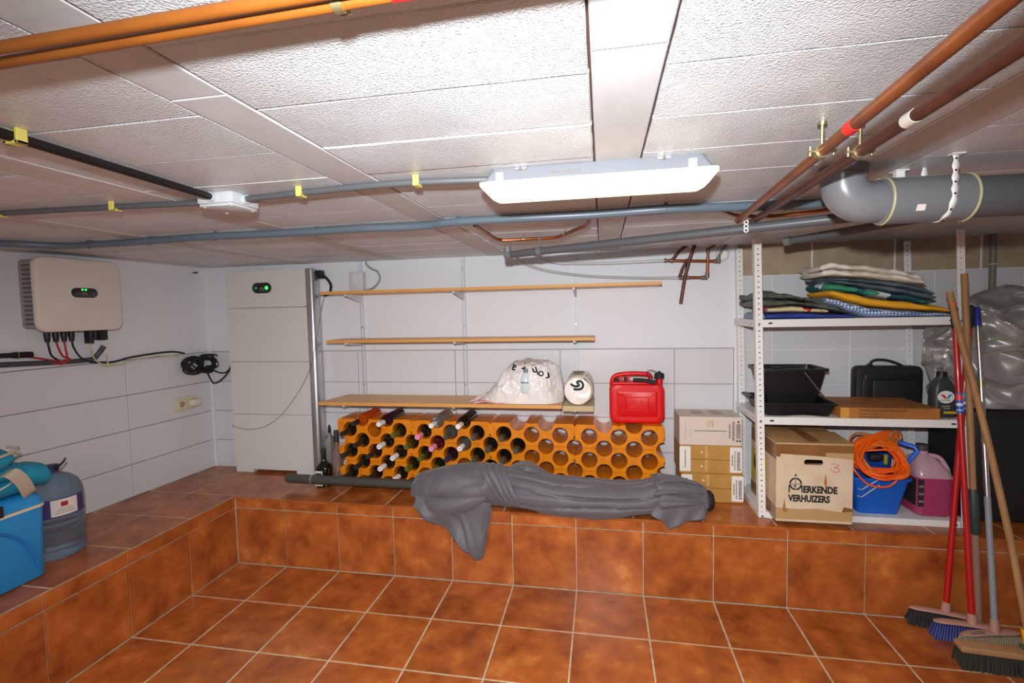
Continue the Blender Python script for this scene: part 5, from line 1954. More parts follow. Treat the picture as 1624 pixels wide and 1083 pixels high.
# ------------------------------------------------------------------ bottom shelf
ZB = .4205
t = thing('moving_box', 'printed white faced moving box with hand hole taped in brown tape', 'box', (3.114, .25, ZB))
MX0, MX1, MY0, MY1, MZ0, MZ1 = 2.948, 3.284, .068, .455, ZB - .0, .772
MCARD = mat('moving_box_white', (212, 192, 166), .75, col2=(200, 178, 150), scale=9)
KRAFT = mat('kraft_board', (176, 136, 88), .75, col2=(160, 122, 78), scale=10)
me = plate_mesh('front_panel', [(MX0, MZ0), (MX1, MZ0), (MX1, MZ1), (MX0, MZ1)], [stadium(3.113, .691, .084, .024, 6)], .004, MCARD, 0)
me.transform(Matrix.Translation((0, MY0, 0)) @ M_FRONT)
link('front_panel', me, t)
obj('side_panel', B().box(MX0, MX0 + .004, MY0 + .0041, MY1, MZ0, MZ1), MCARD, t, smooth=0)
obj('side_panel', B().box(MX1 - .004, MX1, MY0 + .0041, MY1, MZ0, MZ1), MCARD, t, smooth=0)
obj('back_panel', B().box(MX0 + .0041, MX1 - .0041, MY1 - .004, MY1, MZ0, MZ1), KRAFT, t, smooth=0)
obj('bottom_panel', B().box(MX0 + .0041, MX1 - .0041, MY0 + .0041, MY1 - .0041, MZ0, MZ0 + .004), KRAFT, t, smooth=0)
b = B()
b.box(MX0 + .001, MX1 - .001, MY0 + .001, .258, MZ1 + .0002, MZ1 + .0042)
b.v = [(x, y, z + (.010 * (y - MY0) / .19 if y > .2 else 0)) for x, y, z in b.v]
obj('top_flap', b, KRAFT, t, smooth=0)
b = B().box(MX0 + .001, MX1 - .001, .262, MY1 - .001, MZ1 + .0002, MZ1 + .0042)
obj('top_flap', b, KRAFT, t, smooth=0)
TAPE = mat('brown_tape', (138, 94, 54), .28, col2=(122, 82, 46), scale=8)
TAPE2 = mat('sheer_tape', (178, 146, 100), .25)
yt = MY0 - .0008
for nm, poly, m_ in (('tape_strip', [(MX0, MZ1 - .002), (MX1, MZ1 - .002), (MX1, MZ1 - .036), (3.164, MZ1 - .054), (MX0 + .02, MZ1 - .046), (MX0 + .017, MZ1 - .060), (MX0, MZ1 - .058)], TAPE),
                     ('tape_strip', [(3.165, MZ1 - .0365), (MX1, MZ1 - .0365), (MX1, MZ1 - .064), (3.165, MZ1 - .056)], TAPE2),
                     ('tape_strip', [(MX0, MZ0 + .062), (MX0 + .10, MZ0 + .058), (3.13, MZ0 + .064), (3.235, MZ0 + .052), (MX1, MZ0 + .056), (MX1, MZ0 + .012), (MX0, MZ0 + .010)], TAPE2),
                     ('tape_strip', [(3.246, MZ0 + .076), (MX1, MZ0 + .070), (MX1, MZ0 + .057), (3.238, MZ0 + .053)], TAPE)):
    yq = yt - (.0007 if poly[0][0] > 3.1 else 0)
    obj(nm, B().prism(poly, yq, yq + .0006), m_, t, smooth=0)
obj('tape_strip', B().box(MX0 + .0, MX1, MY0 + .01, MY0 + .075, MZ1 + .0046, MZ1 + .0052), TAPE2, t, smooth=0)
obj('tape_strip', B().box(MX0 + .14, MX0 + .19, MY0, MY1, MZ1 + .0150, MZ1 + .0156), TAPE, t, smooth=0)
# printing: ring with crosshair standing for the first letter, then the words
yp = MY0 - .0009
b = B()
cxp, czp, rp = 3.035, .592, .0285
ring_o, ring_i = circ(cxp, czp, rp, 36), circ(cxp, czp, rp - .0052, 36)
gp = 3
for q in range(4):
    a0, a1 = q * pi / 2 + .10, (q + 1) * pi / 2 - .10
    n = 8
    vs, fs = [], []
    for i in range(n + 1):
        a = a0 + (a1 - a0) * i / n
        for r_ in (rp, rp - .0072):
            vs.append((cxp + r_ * cos(a), yp, czp + r_ * sin(a)))
    for i in range(n):
        fs.append((2 * i, 2 * i + 1, 2 * i + 3, 2 * i + 2))
    b.add(vs, fs)
o = obj('emblem', b, INK, t, smooth=0)
so = o.modifiers.new('thick', 'SOLIDIFY'); so.thickness = .0006
b = B()
b.box(cxp - .0010, cxp + .0010, yp - .0003, yp + .0003, czp - rp + .001, czp + rp + .012)
b.box(cxp - rp + .001, cxp + rp - .001, yp - .0003, yp + .0003, czp - .0010, czp + .0010)
b.box(cxp - .0045, cxp + .0045, yp - .0003, yp + .0003, czp + rp + .008, czp + rp + .015)
b.prism([(cxp - .012, czp - .004), (cxp, czp - .018), (cxp, czp - .006)], yp - .0003, yp + .0003)
for s in (-1, 1):
    b.box(cxp + s * .0285 - .0028, cxp + s * .0285 + .0028, yp - .0003, yp + .0003, .553, .585)
obj('emblem', b, INK, t, smooth=0)
text('ERKENDE', (3.068, yp, .555), .0415, INK, t, name='print', sx=.84, bold=.0019)
text('VERHUIZERS', (3.004, yp, .514), .0405, INK, t, name='print', sx=.80, bold=.0019)
pr = [[(3.188, .684), (3.205, .688), (3.222, .682)], [(3.222, .682), (3.214, .673), (3.200, .672)], [(3.200, .672), (3.220, .668), (3.224, .655), (3.210, .650), (3.192, .656), (3.186, .668)]]
b = B()
for l_ in pr:
    b.tube(curve_pts([(x, yp, z) for x, z in l_], 5), .0012, 6)
obj('red_scrawl', b, mat('red_marker', (206, 60, 60), .6), t, kind='stuff')
b = B()
b.prism([(2.978, .473), (2.986, .525), (2.992, .482), (3.004, .472), (2.994, .462), (2.982, .464)], yp, yp + .0006)
obj('stain', b, mat('rust_stain', (158, 104, 62), .8), t, smooth=0)
obj('stain', B().prism([(3.160, .600), (3.166, .642), (3.172, .604), (3.170, .576)], yp, yp + .0006), mat('rust_stain', (158, 104, 62), .8), t, smooth=0)
# left side of the box: yellow sticker with a round mark, tape below
xs_s = MX0 - .0006
YS = mat('yellow_sticker', (206, 180, 52), .6)
st = obj('yellow_sticker', B().box(xs_s - .0004, xs_s + .0004, .20, .44, .505, .665), YS, t, smooth=0)
b = B()
b.prism([(0.365 + px_, .60 + pz_) for px_, pz_ in circ(0, 0, .042, 20)], 0, .0006)
b.v = [(xs_s - .0010 + y, x, z) for x, y, z in b.v]
obj('round_mark', b, mat('dark_olive', (58, 58, 34), .6), st, smooth=0)
b = B()
for k in range(3):
    b.box(xs_s - .0009, xs_s - .0003, .25 - .0, .32, .60 - k * .03, .608 - k * .03)
obj('sticker_print', b, mat('dark_olive', (58, 58, 34), .6), st, smooth=0, kind='stuff')
obj('tape_strip', B().box(xs_s - .0002, xs_s + .0006, MY0, MY1, MZ1 - .075, MZ1 - .004), TAPE, t, smooth=0)
obj('tape_strip', B().box(xs_s - .0002, xs_s + .0006, MY0, MY1, MZ0 + .006, MZ0 + .065), TAPE, t, smooth=0)

# the box stands on the bottom shelf and overhangs its front lip
box_root = bpy.data.objects['moving_box']
box_root.scale = (.967, 1.0, 1.054)
box_root.location = (3.0765, .184, ZB)

t = thing('blue_bucket', 'blue plastic bucket with raised handle full of orange cable', 'bucket', (3.42, .24, ZB))
BLUEP = mat('blue_plastic', (20, 92, 190), .4)
obj('bucket_body', tub(B(), 3.300, 3.545, .120, .380, ZB + .0005, ZB + .182, .034, .004, .025), BLUEP, t)
b = B()
rg = [[(x, y, z) for x, y in rrect(3.300 - o, 3.545 + o, .120 - o, .380 + o, .028, 4)] for z, o in ((ZB + .172, .001), (ZB + .172, .008), (ZB + .184, .008), (ZB + .184, -.003))]
b.loft(rg, False, False)
obj('bucket_rim', b, BLUEP, t)
obj('handle', B().tube([(3.545, .200, ZB + .185), (3.560, .195, ZB + .235), (3.602, .190, ZB + .300), (3.598, .20, ZB + .318), (3.535, .24, ZB + .335), (3.50, .25, ZB + .33)], [.010, .010, .010, .010, .010, .009], 10), mat('bright_blue_plastic', (34, 100, 214), .4), t)
obj('handle_hub', B().lathe([(.020, -.008), (.020, .008)], (3.549, .20, ZB + .188), 16, Matrix.Rotation(pi / 2, 3, 'Y')), mat('bright_blue_plastic', (34, 100, 214), .4), t)
obj('inner_sieve', tub(B(), 3.335, 3.53, .24, .372, ZB + .12, ZB + .268, .012, .004, .02), mat('deep_blue_plastic', (22, 66, 150), .4), t)
WR = mat('pale_wire_rod', (206, 206, 214), .3, metal=.3)
for dz in (0, -.036):
    obj('wire_rod', B().tube([(3.318, .126, ZB + .128 + dz), (3.330, .112, ZB + .128 + dz), (3.400, .102, ZB + .186 + dz * .8)], .0026, 8), WR, t)

t = thing('orange_cable', 'bright orange extension cable coiled on top of the blue bucket', 'cable', (3.41, .2, ZB + .2))
OC = mat('orange_cable', (240, 92, 12), .45)
OC2 = mat('dull_orange_cable', (206, 108, 26), .5)
rr = random.Random(11)
for k in range(20):
    ax = .100 + rr.uniform(-.018, .016)
    az = .078 + rr.uniform(-.022, .020)
    cx_, cz_ = 3.415 + rr.uniform(-.012, .012), ZB + .268 + rr.uniform(-.012, .012)
    cyy = .150 + rr.uniform(-.03, .06)
    tilt = rr.uniform(-.25, .35)
    ph = rr.uniform(0, 6.28)
    pts = []
    for i in range(26):
        a = 2 * pi * i / 26
        x_, z_ = ax * cos(a), az * sin(a)
        z_ += .010 * sin(2 * a + ph)
        if z_ < -.045: z_ = -.045 + (z_ + .045) * .45
        x2 = x_ * cos(tilt) - z_ * sin(tilt)
        z2 = x_ * sin(tilt) * .5 + z_ * cos(tilt)
        pts.append((cx_ + x2, cyy - .055 * sin(a) * -1 - .02 + .012 * sin(3 * a + ph), max(cz_ + z2, ZB + .190)))
    obj('cable_loop', B().tube(pts, .0046, 7, closed=True), OC if k % 4 else OC2, t)
for k in range(9):
    x_ = 3.294 + rr.uniform(-.0, .012)
    z_ = ZB + .285 + k * .008
    obj('cable_strand', B().tube(curve_pts([(x_, .13 + .02 * (k % 3), z_ - .045), (3.33, .15, z_ + .0), (3.40, .17, z_ + .030), (3.47, .19, z_ + .045), (3.52, .20, z_ + .03)], 6), .0046, 7), OC2 if k % 2 else OC, t)
obj('cable_loop', B().tube(curve_pts([(3.292, .122, ZB + .235), (3.31, .104, ZB + .20), (3.35, .100, ZB + .160), (3.41, .099, ZB + .148), (3.455, .100, ZB + .165), (3.49, .104, ZB + .215), (3.50, .12, ZB + .25)], 6), .0046, 8), OC, t)
obj('cable_wrap', B().torus((3.508, .19, ZB + .372), .022, .009, Matrix.Rotation(pi / 2, 3, 'X'), 16, 8), mat('cable_wrap_brown', (146, 98, 56), .5), t)
obj('plug', B().lathe([(.016, 0), (.020, .01), (.020, .035), (.010, .06), (.006, .07)], (3.40, .20, ZB + .262), 12, Matrix.Rotation(pi / 2, 3, 'Y')), BLACKM, t)
obj('plug_tie', B().box(3.452, 3.466, .165, .18, ZB + .235, ZB + .285, .003), mat('olive_tag', (150, 140, 30), .5), t)

t = thing('pink_jug', 'clear plastic jug of pink liquid beside the blue bucket', 'jug', (3.66, .22, ZB))
b = B()
rg = []
for (i, z) in ((.010, .0006), (.0, .010), (.0, .185)):
    rg.append([(x, y, ZB + z) for x, y in rrect(3.578 + i, 3.738 - i, .135 + i, .315 - i, .035, 5)])
obj('pink_liquid', B().loft(rg), mat('pink_liquid', (178, 66, 106), .15, trans=.25, ior=1.33), t)
rg = []
for (x0, x1, y0, y1, r, z) in ((3.577, 3.739, .134, .316, .035, .1852), (3.577, 3.739, .134, .316, .035, .190), (3.582, 3.722, .142, .306, .034, .220), (3.600, 3.690, .17, .28, .03, .262), (3.618, 3.666, .20, .25, .023, .285), (3.619, 3.665, .201, .249, .022, .300)):
    rg.append([(x, y, ZB + z) for x, y in rrect(x0, x1, y0, y1, r, 5)])
obj('clear_shoulder', B().loft(rg), mat('pinkish_clear', (224, 184, 196), .2, trans=.45), t)
obj('cap', B().lathe([(.026, .298), (.026, .325), (.024, .327), (.001, .327)], (3.642, .225, ZB), 16), mat('jug_cap', (70, 62, 66), .4), t)
obj('grip', B().tube(curve_pts([(3.66, .205, ZB + .28), (3.695, .19, ZB + .272), (3.715, .175, ZB + .235), (3.722, .165, ZB + .20)], 5), .010, 10), mat('pinkish_clear', (224, 184, 196), .2, trans=.45), t)
lb = obj('label', B().box(3.5765, 3.5785, .150, .255, ZB + .05, ZB + .175).box(3.579, 3.604, .1335, .1352, ZB + .05, ZB + .180), mat('jug_label', (40, 40, 44), .5), t, smooth=0)
b = B()
for k in range(3):
    b.box(3.582, 3.602, .1325, .1338, ZB + .070 + k * .036, ZB + .080 + k * .036)
obj('label_print', b, INKG, lb, smooth=0, kind='stuff')

# ------------------------------------------------------------------ right of the unit
t = thing('black_tub', 'tall black plastic tub standing in the right corner below the silver sheet', 'tub', (4.05, .33, H))
b = B()
rg = []
for (i, z) in ((.045, .0006), (.020, .015), (.010, .06), (.0, .30), (.0, .520), (.004, .535)):
    rg.append([(x + .004 * nz((x * 6, y * 6, z * 5), 1), y + .006 * nz((x * 7, z * 7, 3), 1), H + z) for x, y in rrect(3.796 + i, 4.34 - i, .155 + i, .485 - i * .3, .05, 6)])
b.loft(rg)
obj('body', b, mat('black_tub', (26, 27, 29), .65, bump=.2, bscale=60), t)
b = B()
rg = [[(x, y, H + z) for x, y in rrect(3.796 - o, 4.34 + o, .155 - o, .485, .055, 6)] for z, o in ((.505, .0), (.505, .009), (.532, .009), (.538, .0))]
b.loft(rg, False, False)
obj('rim', b, BLACK, t)
TARP = mat('silver_sheet', (168, 166, 164), .34, metal=.3, col2=(148, 146, 144), scale=5, bump=.3, bscale=40, bdist=.003)
t = thing('silver_sheet_bundle', 'crumpled silver sheet bundle tied with cord on the black tub', 'bundle', (4.02, .31, H + .54))
rg = []
NA, NZ = 170, 110
for i in range(NZ + 1):
    v = i / NZ
    z = H + .540 + .585 * v
    prof = (.93 + .10 * sin(pi * v * 1.1)) * (1 if v < .62 else max(.06, 1 - ((v - .62) / .40) ** 1.6))
    ring = []
    for k in range(NA):
        a = 2 * pi * k / NA
        ca, sa = cos(a), sin(a)
        rx_, ry_ = .285 * prof, .150 * prof
        x = 4.035 + .035 * v * 0 + rx_ * (abs(ca) ** .75) * (1 if ca > 0 else -1)
        y = .318 + ry_ * (abs(sa) ** .75) * (1 if sa > 0 else -1)
        p = (x * 1.0, y * 1.6, z * 1.0)
        r1 = 1 - abs(nz((x + .5 * z, y * 1.6, z - .3 * x), 5.2, 3)) * 2.4
        r2 = 1 - abs(nz((x - .5 * z + .25 * nz(p, 5, 8), y * 1.5, z * .9 + .3 * x), 11, 9)) * 2.4
        d = .034 * r1 + .026 * r2 - .024
        if abs(v - .47) < .03: d -= .012 * (1 - abs(v - .47) / .03)
        d *= min(1, v * 6 + .2)
        ring.append((x + d * ca, min(y + d * sa, .497), z + .02 * nz((x * 9, y * 9, 4), 1) * (v > .05) + .030 * nz((x * 4, 2, 4), 1) * v))
    rg.append(ring)
sheet = obj('sheet', B().loft(rg), TARP, t, smooth=50)
# loose part of the sheet hanging to the left behind the shelf posts
rg = []
for i in range(31):
    u = i / 30
    col_ = []
    for j in range(31):
        v = j / 30
        x = 3.765 + .11 * u - .028 * sin(pi * v) * (1 - u) + .01 * nz((u * 3, v * 4, 1), 1)
        z = 1.345 - .405 * v + .035 * u * (1 - v) - .02 * nz((u * 4, v * 2, 5), 1)
        y = .300 + .10 * (1 - u) * (.4 + .6 * sin(pi * min(1, v + .2))) + .022 * sin(14 * u + 4 * v) * (.3 + .7 * v) + .014 * (1 - abs(nz((u * 4, v * 4, 2), 1)) * 2.2)
        col_.append((x, y, z))
    rg.append(col_)
o = obj('hanging_fold', B().loft(rg, False, False, closed=False), TARP, t, smooth=60)
so = o.modifiers.new('thick', 'SOLIDIFY'); so.thickness = .003
CORD = mat('pale_cord', (172, 156, 130), .7)
for zc_, dz_ in ((1.185, .03), (1.265, -.02)):
    pts = []
    for i in range(26):
        a = pi + .15 + (pi - .3) * i / 25
        ca, sa = cos(a), sin(a)
        pts.append((4.035 + .292 * (abs(ca) ** .75) * (1 if ca > 0 else -1), .312 - .165 * (abs(sa) ** .75), zc_ + dz_ * (i / 25) + .012 * sin(i * .7)))
    obj('cord', B().tube(pts, .0032, 7), CORD, t)
t = thing('wall_pipe', 'grey vertical pipe on the back wall at the right', 'pipe', (4.085, .475, .95))
obj('pipe_run', B().cyl((4.085, .482, .95), (4.080, .482, CEIL), .0145, 16), mat('pipe_taupe', (120, 112, 102), .5), t)
for z in (1.62, 1.2):
    obj('pipe_clip', B().torus((4.083, .482, z), .016, .003, None, 16, 6), GREYW, t)

# ================================================================== BROOMS
HEADT = mat('dusty_pink_head', (170, 126, 112), .55)
def broom_head(parent, p0, p1, m, br, z0=.062, w=.020, th=.018, bl=.060, flare=.016, n=24, rows=3):
    p0, p1 = Vector(p0), Vector(p1)
    ax = (p1 - p0).normalized()
    sd = Vector((-ax.y, ax.x, 0))
    L = (p1 - p0).length
    rg = []
    for i in range(13):
        u = i / 12
        e = min(1, sqrt(max(0.02, min(u, 1 - u)) * 9))
        ring = []
        for k in range(14):
            a = 2 * pi * k / 14
            ring.append(p0 + ax * L * u + sd * (w * e * cos(a)) + Vector((0, 0, z0 + th * .5 + th * .5 * e * (1 if sin(a) > 0 else .8) * sin(a) + .004 * sin(pi * u))))
        rg.append(ring)
    obj('head', B().loft(rg), m, parent)
    b = B()
    r_ = random.Random(int(p0.x * 1000))
    for i in range(n):
        for j in range(rows):
            u = (i + .5) / n
            s = (j - (rows - 1) / 2) / max(1, (rows - 1) / 2)
            q = p0 + ax * L * (.03 + .94 * u) + sd * w * .72 * s + Vector((0, 0, z0 + .002))
            out = ax * (flare * 2.0 * (u - .5)) + sd * flare * s * .6
            e = Vector((q.x + out.x + r_.uniform(-.002, .002), q.y + out.y + r_.uniform(-.002, .002), z0 - bl))
            b.tube([q, (q + e) / 2, e], [.0030, .0042, .0052], 5)
    obj('bristles', b, br, parent, kind='stuff')
    return (p0 + p1) / 2 + Vector((0, 0, z0 + th))


def pole_(parent, a, b_, r, m, name='handle', r1=None):
    return obj(name, B().tube([a, (Vector(a) + Vector(b_)) / 2, b_], [r, (r + (r1 or r)) / 2, r1 or r], 14), m, parent)


def along(a, b_, t_):
    return Vector(a) + (Vector(b_) - Vector(a)) * t_


REDH = mat('red_handle', (170, 18, 14), .35, coat=.2)
BLB = mat('black_bristle', (38, 38, 40), .8)
BLUB = mat('blue_bristle', (58, 66, 130), .7)
BEIB = mat('beige_bristle', (152, 134, 112), .8)
STB = mat('sticker_blue', (40, 84, 176), .4)
STR = mat('sticker_red', (224, 60, 50), .4)
STW = mat('sticker_white', (206, 212, 224), .4)
WOODH = mat('worn_wood', (166, 124, 82), .6, col2=(146, 106, 68), scale=10, stretch=(4, 4, .6))


def red_broom(label, h0, h1, foot, top, br, flip):
    t = thing('broom', label, 'broom', (foot[0], foot[1], 0), 'brooms leaning on the shelf unit')
    broom_head(t, h0, h1, HEADT, br)
    f = Vector(foot)
    ax = (Vector(top) - f).normalized()
    obj('socket', B().tube([f - ax * .012, f + ax * .038], [.0185, .0155], 14), HEADT, t)
    pole_(t, f + ax * .03, top, .0118, REDH)
    g0 = along(f, top, .935)
    obj('grip', B().tube([g0, g0 + ax * .006, Vector(top) + ax * .004, Vector(top) + ax * .014], [.0125, .0138, .0138, .006], 14), BLACKM, t)
    s0 = along(f, top, .655)
    st_ = obj('sticker', B().tube([s0, s0 + ax * .090], [.0122, .0122], 16), STB, t)
    obj('sticker_band', B().tube([s0 + ax * .058, s0 + ax * .084], [.01245, .01245], 16), STR if flip else mat('sticker_teal', (40, 140, 190), .4), st_)
    obj('sticker_band', B().tube([s0 + ax * .014, s0 + ax * .018], [.01245, .01245], 16), STW, st_)
    obj('sticker_band', B().tube([s0 + ax * .034, s0 + ax * .046], [.01245, .01245], 16), STW, st_)
    return t


red_broom('red handled broom with black bristles nearest the tiled riser', (3.462, -.030, 0), (3.688, -.092, 0), (3.590, -.058, .082), (3.728, .072, 1.402), BLB, False)
red_broom('red handled broom with blue bristles crossing in front of the other red one', (3.505, -.122, 0), (3.735, -.150, 0), (3.640, -.137, .082), (3.655, .058, 1.400), BLUB, True)

t = thing('broom', 'metal handled broom with beige bristles and dark blue handle end', 'broom', (3.70, -.16, 0), 'brooms leaning on the shelf unit')
broom_head(t, (3.565, -.196, 0), (3.80, -.150, 0), HEADT, BEIB, z0=.055, bl=.053)
f_, tp = (3.700, -.170, .075), (3.760, .085, 1.395)
ax = (Vector(tp) - Vector(f_)).normalized()
obj('socket', B().tube([Vector(f_) - ax * .01, Vector(f_) + ax * .045], [.018, .014], 14), HEADT, t)
pole_(t, Vector(f_) + ax * .03, along(f_, tp, .40), .0115, mat('grey_handle', (132, 136, 144), .4))
pole_(t, along(f_, tp, .40), tp, .0105, CHROME, 'upper_handle')
obj('grip', B().tube([along(f_, tp, .945), Vector(tp) + ax * .004, Vector(tp) + ax * .012], [.0125, .0125, .008], 14), mat('navy_grip', (44, 46, 140), .45), t)
obj('handle_collar', B().tube([along(f_, tp, .75), along(f_, tp, .765)], [.0118, .0118], 14), ZINC, t)
p = Vector((3.62, -.195, .075))
obj('head_clip', B().box(-.03, .03, -.006, .006, 0, .004, .001, 1, Matrix.Translation(p) @ Matrix.Rotation(.2, 4, 'Z')), ALU, t)

t = thing('push_broom', 'wide wooden push broom with black bristles and yellow handle socket', 'broom', (3.72, -.27, 0), 'brooms leaning on the shelf unit')
hp0, hp1 = Vector((3.490, -.292, 0)), Vector((3.93, -.330, 0))
ax_ = (hp1 - hp0).normalized()
sd_ = Vector((-ax_.y, ax_.x, 0))
Mh = Matrix(((ax_.x, sd_.x, 0, hp0.x), (ax_.y, sd_.y, 0, hp0.y), (0, 0, 1, 0), (0, 0, 0, 1)))
L_ = (hp1 - hp0).length
obj('head', B().box(0, L_, -.030, .030, .066, .090, .006, 3, Mh), mat('broom_wood', (172, 130, 92), .6, col2=(154, 114, 78), scale=9), t)
b = B()
r_ = random.Random(3)
for i in range(58):
    for j in range(4):
        q = Mh @ Vector((.006 + (L_ - .012) * i / 57, -.024 + .016 * j, .067))
        e = Mh @ Vector((.006 + (L_ - .012) * i / 57 + r_.uniform(-.004, .004), -.030 + .020 * j + r_.uniform(-.003, .003), .001))
        b.tube([q, (q + e) / 2, e], [.0036, .0046, .0052], 5)
obj('bristles', b, mat('olive_black_bristle', (44, 44, 36), .85), t, kind='stuff')
f_, tp = (3.735, -.292, .105), (3.630, .050, 1.475)
ax = (Vector(tp) - Vector(f_)).normalized()
obj('socket_base', B().box(-.034, .034, -.02, .026, .088, .100, .004, 2, Matrix.Translation((3.735, -.305, 0)) @ Matrix.Rotation(-.09, 4, 'Z')), mat('green_base', (74, 92, 78), .5), t)
obj('socket', B().tube([Vector(f_) - ax * .008, Vector(f_) + ax * .055], [.0205, .0195], 14), mat('socket_yellow', (238, 172, 24), .45), t)
hpts = [Vector(f_) + ax * .04, along(f_, tp, .30) + Vector((.012, -.002, 0)), along(f_, tp, .62) + Vector((.012, -.002, 0)), along(f_, tp, .86) + Vector((.002, 0, 0)), Vector(tp)]
obj('handle', B().tube(curve_pts(hpts, 5), .0128, 14), WOODH, t)
q = along(f_, tp, .955) + Vector((.001, 0, 0))
obj('paint_mark', B().tube([q, q + ax * .012], [.0132, .0132], 14), mat('orange_mark', (226, 92, 30), .5), t)

t = thing('wooden_tool', 'long wooden handle with dark green sleeve standing upside down among the brooms', 'handle', (3.70, -.10, 0), None)
f_, tp = (3.700, -.085, .0), (3.700, .075, 1.555)
pole_(t, f_, along(f_, tp, .33), .0145, mat('faded_wood', (150, 112, 92), .65), 'lower_handle')
obj('sleeve', B().tube([along(f_, tp, .27), along(f_, tp, .28), along(f_, tp, .385), along(f_, tp, .40)], [.012, .0205, .0185, .012], 12), mat('green_sleeve', (52, 62, 58), .5), t)
pole_(t, along(f_, tp, .39), tp, .0130, WOODH, 'upper_handle')

# ================================================================== COOLER AND WATER JUG, FRONT LEFT
t = thing('cool_box', 'blue cool box with cream rim on the left ledge', 'cool box', (-.28, -1.10, H))
CB = mat('cooler_blue', (38, 140, 206), .42, bump=.1, bscale=120)
CI = mat('cooler_cream', (214, 202, 184), .5)
cx0, cx1, cy0, cy1 = -.425, -.125, -1.37, -.852
rg = []
for (i, z) in ((.020, .0006), (.012, .006), (.008, .012), (.0, .292)):
    rg.append([(x, y, H + z) for x, y in rrect(cx0 + i, cx1 - i, cy0 + i, cy1 - i, .030, 6)])
obj('body', B().loft(rg), CB, t)
rg = [[(x, y, H + z) for x, y in rrect(cx0 - o, cx1 + o, cy0 - o, cy1 + o, .032, 6)] for z, o in ((.2922, -.002), (.2925, .004), (.303, .004), (.304, .0))]
obj('rim', B().loft(rg), CI, t)
rg = [[(x, y, H + z) for x, y in rrect(cx0 - o, cx1 + o, cy0 - o, cy1 + o, .032, 6)] for z, o in ((.3042, .001), (.306, .003), (.335, -.004), (.352, -.022), (.355, -.035))]
obj('lid', B().loft(rg), CB, t)
obj('lid_latch', B().box(cx1 - .004, cx1 + .010, -1.035, -1.000, H + .300, H + .345, .005, 2), mat('latch_dark', (36, 30, 40), .5), t)
obj('carry_handle', B().tube(curve_pts([(cx1 + .005, -1.26, H + .275), (cx1 + .009, -1.20, H + .272), (cx1 + .010, -1.05, H + .255), (cx1 + .008, -.965, H + .20), (cx1 + .006, -.915, H + .12), (cx1 + .002, -.895, H + .05)], 6), .0052, 8), mat('cooler_handle_blue', (30, 112, 184), .45), t)

t = thing('cool_bag', 'folded teal blue cool bag with grey strap on the cool box', 'bag', (-.25, -1.08, H + .356))
NB = mat('teal_nylon', (28, 140, 172), .5, col2=(22, 124, 158), scale=9, bump=.25, bscale=25, bdist=.004)
ZC = H + .356


def pillow(b, x0, x1, y0, y1, z0, z1, seed, amp=.010, n=22, tilt=0.0):
    rg = []
    for i in range(n + 1):
        u = i / n
        y = y0 + (y1 - y0) * u
        e = min(1, sqrt(max(0, min(u, 1 - u)) * 9) + .12)
        ring = []
        for k in range(26):
            a = 2 * pi * k / 26
            ca, sa = cos(a), sin(a)
            x = (x0 + x1) / 2 + (abs(ca) ** .6) * (1 if ca > 0 else -1) * (x1 - x0) / 2 * (.9 + .1 * e)
            z = (z0 + z1) / 2 + sa * (z1 - z0) / 2 * e + tilt * (u - .5)
            d = amp * nz((x * 9, y * 9, seed), 1) + amp * .5 * nz((x * 22, y * 22, z * 9 + seed), 1)
            ring.append((x + d * ca, y, max(z + d * (1 if sa > -.2 else 0), z0 + min(0, tilt * (u - .5)))))
        rg.append(ring)
    return b.loft(rg)


obj('bag_body', pillow(B(), -.40, -.118, -1.32, -.862, ZC, ZC + .085, 1, .010), NB, t, smooth=70)
obj('folded_flap', pillow(B(), -.38, -.085, -1.34, -.955, ZC + .100, ZC + .200, 5, .014, 26, .03), NB, t, smooth=70)
obj('folded_flap', pillow(B(), -.36, -.110, -1.30, -.900, ZC + .070, ZC + .135, 15, .012, 26, -.02), NB, t, smooth=70)
obj('side_gusset', pillow(B(), -.30, -.105, -.945, -.828, ZC + .020, ZC + .120, 9, .012, 22, -.03), NB, t, smooth=70)
STP = mat('grey_strap', (176, 164, 146), .7)
b = B()
pts = [(-.118, -1.00, ZC + .108), (-.092, -.985, ZC + .112), (-.088, -.955, ZC + .070), (-.098, -.930, ZC + .018), (-.112, -.915, ZC + .003)]
rg = []
cp = curve_pts(pts, 5)
for p in cp:
    rg.append([p + Vector((.0, -.021, -.010)), p + Vector((.004, -.021, -.010)), p + Vector((.004, .021, .010)), p + Vector((0, .021, .010))])
obj('strap', b.loft(rg), STP, t)
obj('flap_trim', B().tube(curve_pts([(-.080, -1.33, ZC + .160), (-.074, -1.15, ZC + .172), (-.076, -1.02, ZC + .186), (-.095, -.952, ZC + .196), (-.16, -.945, ZC + .200)], 6), .0055, 8), STP, t)
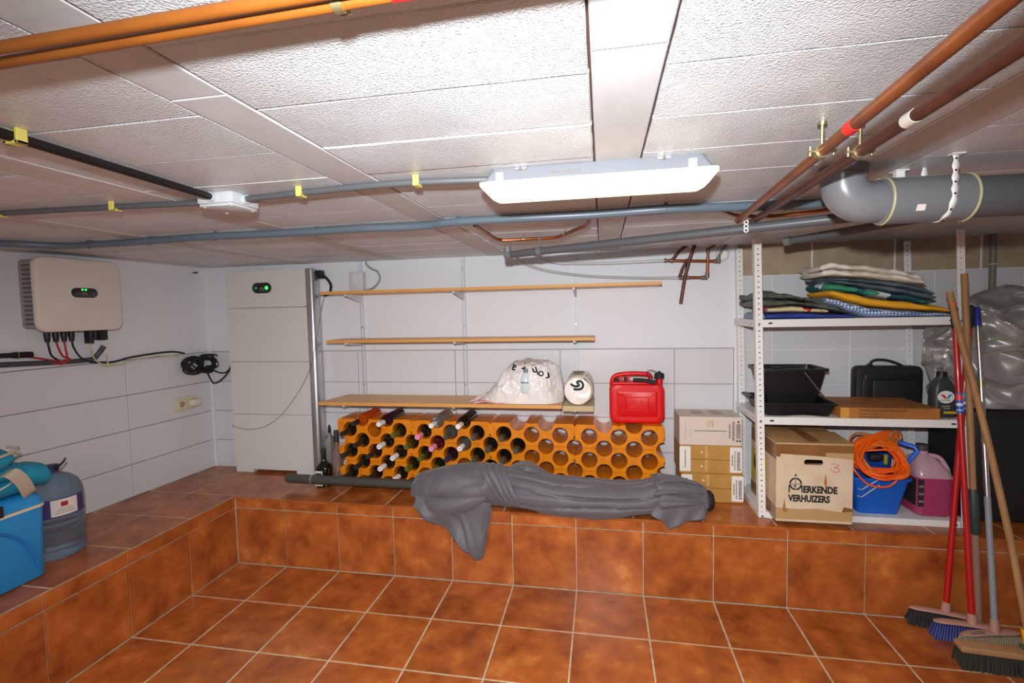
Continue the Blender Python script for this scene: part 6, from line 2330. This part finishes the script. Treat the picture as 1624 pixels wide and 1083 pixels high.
obj('loose_cord', B().tube(curve_pts([(-.100, -1.12, ZC + .06), (-.092, -1.05, ZC + .055), (-.095, -1.0, ZC + .066), (-.11, -.97, ZC + .072)], 5), .003, 8), mat('white_cord', (206, 206, 206), .6), t)

t = thing('water_jug', 'large clear blue water bottle with label behind the cool box', 'bottle', (-.295, -.705, H))
JW = mat('water_blue', (176, 204, 226), .06, trans=.92, ior=1.2)
jc = (-.292, -.705, H)
prof = [(.080, .0006), (.094, .006), (.102, .02)]
z = .03
while z < .185:
    prof += [(.102, z), (.097, z + .008), (.097, z + .011), (.102, z + .019)]
    z += .028
prof += [(.102, .205), (.102, .280), (.098, .300), (.085, .330), (.060, .352), (.034, .366), (.022, .374), (.022, .392)]
obj('bottle_body', B().lathe(prof, jc, 36), JW, t)
obj('cap', B().lathe([(.026, .378), (.026, .400), (.023, .404), (.001, .404)], jc, 20), mat('navy_cap', (28, 34, 70), .45), t)
MJ = Matrix.Translation(jc) @ Matrix.Rotation(atan2(-2.43 + .705, 2.12 + .292), 4, 'Z')
def jug_patch(name, a0, a1, z0, z1, r, m, parent):
    n = 14
    vs, fs = [], []
    for i in range(n + 1):
        a = a0 + (a1 - a0) * i / n
        for z_ in (z0, z1):
            vs.append(MJ @ Vector((r * cos(a), r * sin(a), z_)))
    for i in range(n):
        fs.append((2 * i, 2 * i + 2, 2 * i + 3, 2 * i + 1))
    o = obj(name, B().add(vs, fs), m, parent)
    return o
band = jug_patch('label_band', -.95, 1.15, .190, .272, .1028, mat('label_violet', (62, 50, 104), .5), t)
pap = jug_patch('label_paper', -.12, .80, .196, .268, .1034, mat('label_cream', (214, 206, 200), .6), band)
jug_patch('label_emblem', .20, .44, .236, .256, .1039, mat('label_crimson', (160, 30, 50), .5), pap)
for k in range(3):
    jug_patch('label_print', .0 + .06 * k, .68 - .05 * k, .208 + k * .009, .2105 + k * .009, .1039, INKG, pap)
obj('tie', B().tube(curve_pts([(-.285, -.70, H + .385), (-.262, -.705, H + .392), (-.235, -.70, H + .415), (-.222, -.695, H + .436)], 5), [.008, .007, .006, .006, .006, .006, .005, .005, .005, .005, .004, .004, .004, .004, .003, .003], 8), mat('dark_tie', (44, 46, 56), .6), t)
